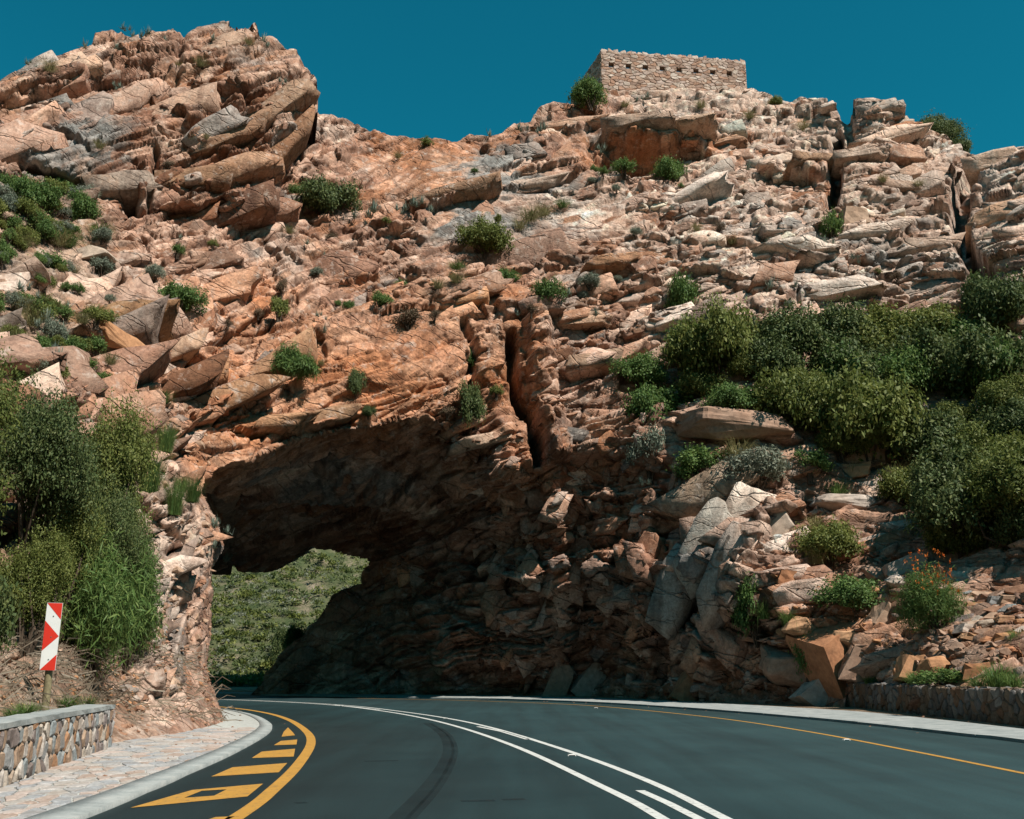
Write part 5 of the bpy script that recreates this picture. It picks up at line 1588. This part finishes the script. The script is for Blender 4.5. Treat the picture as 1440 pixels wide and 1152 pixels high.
for x, y, wd, h in [(1402, 968, 52, 52), (1375, 972, 40, 26), (1425, 970, 40, 34), (1290, 962, 40, 18), (1225, 962, 30, 16), (1075, 870, 30, 30), (30, 1012, 50, 26), (90, 1000, 46, 24), (10, 1018, 40, 22), (120, 996, 30, 18), (140, 340, 34, 30), (95, 350, 40, 30), (130, 400, 26, 22),
                    (255, 690, 30, 26), (235, 620, 26, 30), (1180, 690, 34, 30), (1110, 880, 30, 30), (1430, 905, 26, 26), (225, 570, 26, 26), (640, 390, 26, 14), (790, 290, 24, 14)]:
    plant('greengrass', x, y, wd, h, 'fresh green grass tuft ' + zone(x, y), 'green grass tufts', 'grass_tuft', 'grass', .05)
for x, y, wd, h in [(205, 700, 44, 84), (232, 735, 30, 60), (190, 660, 30, 50), (262, 715, 30, 44), (225, 640, 24, 50)]:
    plant('reed', x, y, wd, h, 'upright reedy green tuft on the bank next to the pillar', 'reedy tufts by the pillar', 'reed_tuft', 'grass', .05)

# ------------------------------------------------------------------ boulders and blocks
import bmesh
def hull(seed, n_=18, box=.55, cut=6):
    r = np.random.default_rng(seed)
    bm = bmesh.new()
    for _ in range(n_):
        u = r.normal(size=3)
        u /= np.abs(u).max() ** box * np.linalg.norm(u) ** (1 - box)
        bm.verts.new(u * (.82 + .18 * r.random()))
    res = bmesh.ops.convex_hull(bm, input=bm.verts)
    bmesh.ops.delete(bm, geom=[g_ for g_ in res['geom_interior'] if isinstance(g_, bmesh.types.BMVert)], context='VERTS')
    bmesh.ops.dissolve_limit(bm, angle_limit=.3, verts=bm.verts, edges=bm.edges)
    bmesh.ops.bevel(bm, geom=list(bm.edges), offset=.05, segments=1, affect='EDGES', clamp_overlap=True)
    bmesh.ops.triangulate(bm, faces=list(bm.faces))
    long_e = [e_ for e_ in bm.edges if e_.calc_length() > .3]
    bmesh.ops.subdivide_edges(bm, edges=long_e, cuts=2, use_grid_fill=True)
    bmesh.ops.triangulate(bm, faces=list(bm.faces))
    co = np.array([q.co[:] for q in bm.verts])
    nz = .07 * fbm(co * 2.2 + seed, 3, seed)
    for q, k_ in zip(bm.verts, nz): q.co *= 1 + float(k_)
    me = bpy.data.meshes.new('boulder')
    bm.to_mesh(me)
    bm.free()
    return me
HULL = {}
for mat in ('boulder_pale', 'boulder_orange', 'boulder_brown', 'wall_stone'):
    HULL[mat] = []
    for s_ in range(9):
        me = hull(s_ * 7 + 3, 14 + s_ % 4 * 3, .75) if s_ < 5 else bpy.data.meshes.new('boulder')
        if s_ >= 5: me.from_pydata([tuple(map(float, q)) for q in STT[s_ * 5 + 2][0]], [], [tuple(map(int, q)) for q in STT[s_ * 5 + 2][1]])
        me.update()
        me.materials.append(MATS[mat])
        HULL[mat].append(me)
def rock(px, py, wpx, hpx, mat, label, group=None, tilt=0, name='boulder', P=None, depth=None, k=None, parent=None, fwd=.0):
    p = cliff_at(px, py) if P is None else np.array(P, float)
    dist = math.sqrt(p[1] ** 2 + (p[2] - CAMH) ** 2)
    sx, sz = wpx * dist / F / 2 * 1.08, hpx * dist / F / 2 * 1.08
    o = bpy.data.objects.new(name, HULL[mat][random.randrange(9) if k is None else k])
    COL.objects.link(o)
    o.location = (p[0], p[1] + (depth or (sx + sz) / 2) * .25 - fwd, p[2])
    o.scale = (sx, depth or (sx + sz) / 2, sz)
    o.rotation_euler = (random.uniform(-.15, .15), math.radians(tilt), random.uniform(-.25, .25))
    if parent is not None: o.parent = parent
    if label: tag(o, label, 'rock', group)
    return o
for x, y, wd, h, mat, tl, lab in [
        (1035, 594, 175, 48, 'boulder_brown', 6, 'long flat pink slab lying among the slope bushes'),
        (1165, 607, 36, 26, 'boulder_brown', 15, 'small brown rock at the end of the long pink slab'),
        (1195, 692, 104, 52, 'boulder_pale', 4, 'big white boulder streaked with rust on the slope'),
        (1142, 690, 52, 76, 'boulder_pale', 12, 'upright pale boulder next to the rust streaked one'),
        (1256, 671, 30, 26, 'boulder_pale', 10, 'small white boulder above the shaded thicket edge'),
        (1203, 657, 36, 18, 'boulder_orange', -8, 'flat reddish rock lying above the rust streaked boulder'),
        (1085, 738, 66, 50, 'boulder_pale', -10, 'white and orange block at the head of the tall pale rib'),
        (984, 866, 18, 30, 'boulder_orange', 18, 'small upright orange block below the tall pale rib'),
        (1168, 930, 58, 92, 'boulder_orange', -28, 'large pale slab leaning over the end of the right wall'),
        (1195, 888, 52, 50, 'boulder_orange', 3, 'square orange block under the leafy shrub'),
        (1213, 926, 46, 54, 'boulder_brown', 22, 'brown block wedged under the square orange one'),
        (1246, 866, 34, 30, 'boulder_pale', 20, 'rounded white boulder beside the square orange block'),
        (1275, 796, 52, 28, 'boulder_pale', -20, 'pale boulder at the foot of the shaded thicket'),
        (1235, 802, 44, 22, 'boulder_brown', 14, 'flat brown boulder beside the pale one below the thicket'),
        (1266, 824, 34, 24, 'boulder_pale', 20, 'pale stone beside the leafy green shrub'),
        (1330, 812, 34, 24, 'boulder_brown', -10, 'brown boulder behind the orange flowered shrub'),
        (1149, 982, 46, 34, 'boulder_pale', 35, 'pale boulder fallen at the end of the right wall'),
        (1176, 997, 16, 12, 'boulder_orange', 0, 'small orange stone fallen at the foot of the right wall'),
        (1318, 944, 46, 32, 'boulder_orange', -12, 'orange angular boulder just behind the right wall'),
        (1287, 943, 30, 30, 'boulder_orange', 16, 'orange stone next to the angular boulder behind the wall'),
        (1372, 946, 30, 18, 'boulder_orange', -8, 'orange stone behind the wall near the bright grass'),
        (1096, 842, 20, 22, 'boulder_pale', 12, 'small pale stone on the rubble beside the rib'),
        (1132, 832, 26, 18, 'boulder_pale', -12, 'pale stone on the rubble before the leafy shrub'),
        (1110, 815, 24, 18, 'boulder_orange', 8, 'orange stone high on the rubble'),
        (1150, 815, 30, 16, 'boulder_brown', 6, 'brown stone high on the rubble'),
        (1110, 918, 84, 96, 'boulder_brown', 2, 'massive brown cut block facing the road'),
        (1062, 940, 66, 90, 'boulder_brown', -4, 'tall brown cut block beside the massive one'),
        (1130, 880, 60, 30, 'boulder_orange', 0, 'flat orange block capping the massive brown one'),
        (788, 958, 26, 46, 'boulder_pale', 18, 'grey white stone leaning at the foot of the shaded rock wall'),
        (826, 955, 28, 56, 'boulder_pale', 30, 'white stone leaning beside the grey one at the shaded wall'),
        (972, 968, 26, 40, 'boulder_orange', 32, 'orange stone leaning at the foot of the shaded wall'),
        (120, 358, 90, 30, 'boulder_pale', 8, 'pale grey boulder on the grassy ledge under the crag'),
        (150, 478, 110, 44, 'boulder_orange', 14, 'overhanging orange block above the left bank'),
        (1198, 307, 30, 24, 'boulder_pale', 0, 'pale block beside the cleft of the cliff'),
        (1364, 282, 24, 24, 'boulder_brown', 10, 'round dark boulder jammed in the shaded cleft')]:
    rock(x, y, wd, h, mat, lab, None, tl, k=random.randrange(5) if wd > 60 else None)
# dry stacked stones
ds = tag(empty('dry_stone_stack', tuple(cliff_at(1400, 900))), 'stack of loose dry stones below the thicket above the right wall', 'stone stack')
loc0 = np.array(ds.location)
for j, y in enumerate(range(836, 912, 9)):
    for i, x in enumerate(range(1346 + (j % 2) * 8 + j * 3, 1500, 18)):
        o = rock(x + random.uniform(-4, 4), y + random.uniform(-3, 3), random.uniform(18, 34), random.uniform(8, 13), random.choice(['boulder_pale', 'boulder_orange', 'boulder_brown', 'wall_stone']), None, None, random.uniform(-14, 14), 'stone')
        o.location = np.array(o.location) - loc0
        o.parent = ds
# rubble: too many and too small to count
def scatter(name, n_, pick, size, mat, seed, parent=None):
    r = np.random.default_rng(seed)
    V_, F_ = [], []
    bases = []
    for me in HULL['boulder_pale'][:5]:
        vv = np.array([q.co[:] for q in me.vertices])
        bases.append((vv, [tuple(p.vertices) for p in me.polygons]))
    o_ = 0
    for _ in range(n_):
        x, y = pick(r)
        p = cliff_at(x, y)
        vv, ff = bases[r.integers(0, 5)]
        s_ = size * (.35 + 1.1 * r.random() ** 2) * np.array([1.2, 1, .6 + .4 * r.random()])
        a = r.random() * 6.28
        ca, sa = math.cos(a), math.sin(a)
        q = vv * s_
        q = np.stack([q[:, 0] * ca - q[:, 2] * sa * .4, q[:, 1], q[:, 2] * ca * .3 + q[:, 2] * .7 + q[:, 0] * sa * .4], -1) + p
        V_.append(q)
        F_ += [tuple(k + o_ for k in g_) for g_ in ff]
        o_ += len(vv)
    return tag(mesh_obj(name, np.concatenate(V_), F_, mat, parent), kind='stuff')
def in_box(x0, y0, x1, y1): return lambda r: (r.uniform(x0, x1), r.uniform(y0, y1))
scatter('rubble', 330, in_box(1085, 805, 1345, 955), .16, 'boulder_orange', 3)
scatter('rubble', 150, in_box(1260, 880, 1450, 965), .15, 'boulder_brown', 4)
scatter('rubble', 260, in_box(140, 880, 315, 1035), .085, 'boulder_brown', 5)
scatter('rubble', 120, in_box(-20, 930, 320, 1000), .07, 'boulder_orange', 6)
scatter('rubble', 160, in_box(200, 560, 300, 900), .16, 'boulder_pale', 7)
scatter('rubble', 160, in_box(720, 560, 930, 800), .22, 'boulder_brown', 8)
def litter(name, n_, pts, wid, size, mat, seed, z=.06):
    r = np.random.default_rng(seed)
    q = catmull(pts)
    q = q[(q[:, 1] > 8) & (q[:, 1] < 48)]
    vv = np.array([p.co[:] for p in HULL['boulder_pale'][0].vertices])
    ff = [tuple(p.vertices) for p in HULL['boulder_pale'][0].polygons]
    V_, F_, o_ = [], [], 0
    for _ in range(n_):
        p = q[r.integers(0, len(q))] + r.normal(size=2) * wid
        s_ = size * (.3 + r.random() ** 2 * 1.5)
        V_.append(vv * s_ * np.array([1.2, 1, .5]) + np.array([p[0], p[1], z + s_ * .2]))
        F_ += [tuple(k + o_ for k in g_) for g_ in ff]
        o_ += len(vv)
    return tag(mesh_obj(name, np.concatenate(V_), F_, mat), kind='stuff')
litter('gravel', 90, [((a[0] + c_[0]) / 2, (a[1] + c_[1]) / 2) for a, c_ in zip(RM_, RB_)], .25, .05, 'boulder_brown', 11, .10)
litter('gravel', 60, [(x - .2, y) for x, y in RK_], .15, .018, 'boulder_brown', 12, .0)
litter('gravel', 70, [(x - .8, y) for x, y in LI_], .45, .02, 'boulder_brown', 13, .055)
# dry twigs over the left bank
r = np.random.default_rng(77)
V_, F_ = [], []
for _ in range(900):
    x = r.uniform(-15, 325)
    y = r.uniform(895, 1000) + (x / 320) * 20
    p = cliff_at(x, y)
    L = r.uniform(.25, .9)
    a = r.normal() * .5 - .35
    d_ = np.array([math.cos(a) * .8, -.25, math.sin(a)]) * L
    mid = p + d_ * .5 + np.r_[r.normal(size=2) * .06, abs(r.normal()) * .12]
    p = p + np.array([0, -.05, .03])
    w_ = np.array([0, 0, .007 + .006 * r.random()])
    o_ = len(V_)
    e_ = p + d_ + np.array([0, -.05, 0])
    V_ += [p - w_, p + w_, mid - w_, mid + w_, e_ - w_ * .4, e_ + w_ * .4]
    F_ += [(o_, o_ + 2, o_ + 3, o_ + 1), (o_ + 2, o_ + 4, o_ + 5, o_ + 3)]
tag(mesh_obj('dry_twigs', np.array(V_), F_, 'dry_twig'), kind='stuff')

# ------------------------------------------------------------------ scrub on the far hillside
r = np.random.default_rng(9)
def far_scrub(name, n_, mat, sz, seed):
    r = np.random.default_rng(seed)
    P_, D_ = [], []
    for _ in range(n_):
        y = 86 + 74 * r.random() ** 1.2
        x = r.uniform(-.36, -.11) * y + r.normal() * 2
        z = hill_z(x, y)
        s_ = sz * (.35 + 1.3 * r.random() ** 2)
        k = 40
        u = r.normal(size=(k, 3))
        u /= np.linalg.norm(u, axis=1, keepdims=True)
        u[:, 2] = np.abs(u[:, 2])
        P_.append(np.array([x, y, z]) + u * s_ * np.array([1, 1, .75]) * (.6 + .4 * r.random((k, 1))))
        D_.append(u + r.normal(size=(k, 3)) * .5)
    v, f = leaves(np.concatenate(P_), np.concatenate(D_), sz * .42, sz * .26, r)
    return tag(mesh_obj(name, v, f, mat), kind='stuff')
far_scrub('hillside_scrub', 950, 'olive_leaf', .7, 1)
far_scrub('hillside_scrub', 800, 'dark_leaf', .75, 2)
far_scrub('hillside_scrub', 600, 'grey_leaf', .5, 3)
plant('darktree', 392, 945, 44, 80, 'dark tree standing just beyond the tunnel mouth', None, 'tree', 'tree', .0, P=at_z(392, 962, 0) * [1, 1, 0] * 1.02)
plant('green', 420, 905, 40, 50, 'dark bush on the rock edge beyond the tunnel', None, 'bush', 'bush', P=at_y(415, 915, 62))
plant('dark', 516, 812, 20, 26, 'small dark shrub at the top corner of the far tunnel mouth', None, 'shrub', 'shrub', P=at_y(516, 822, 58))
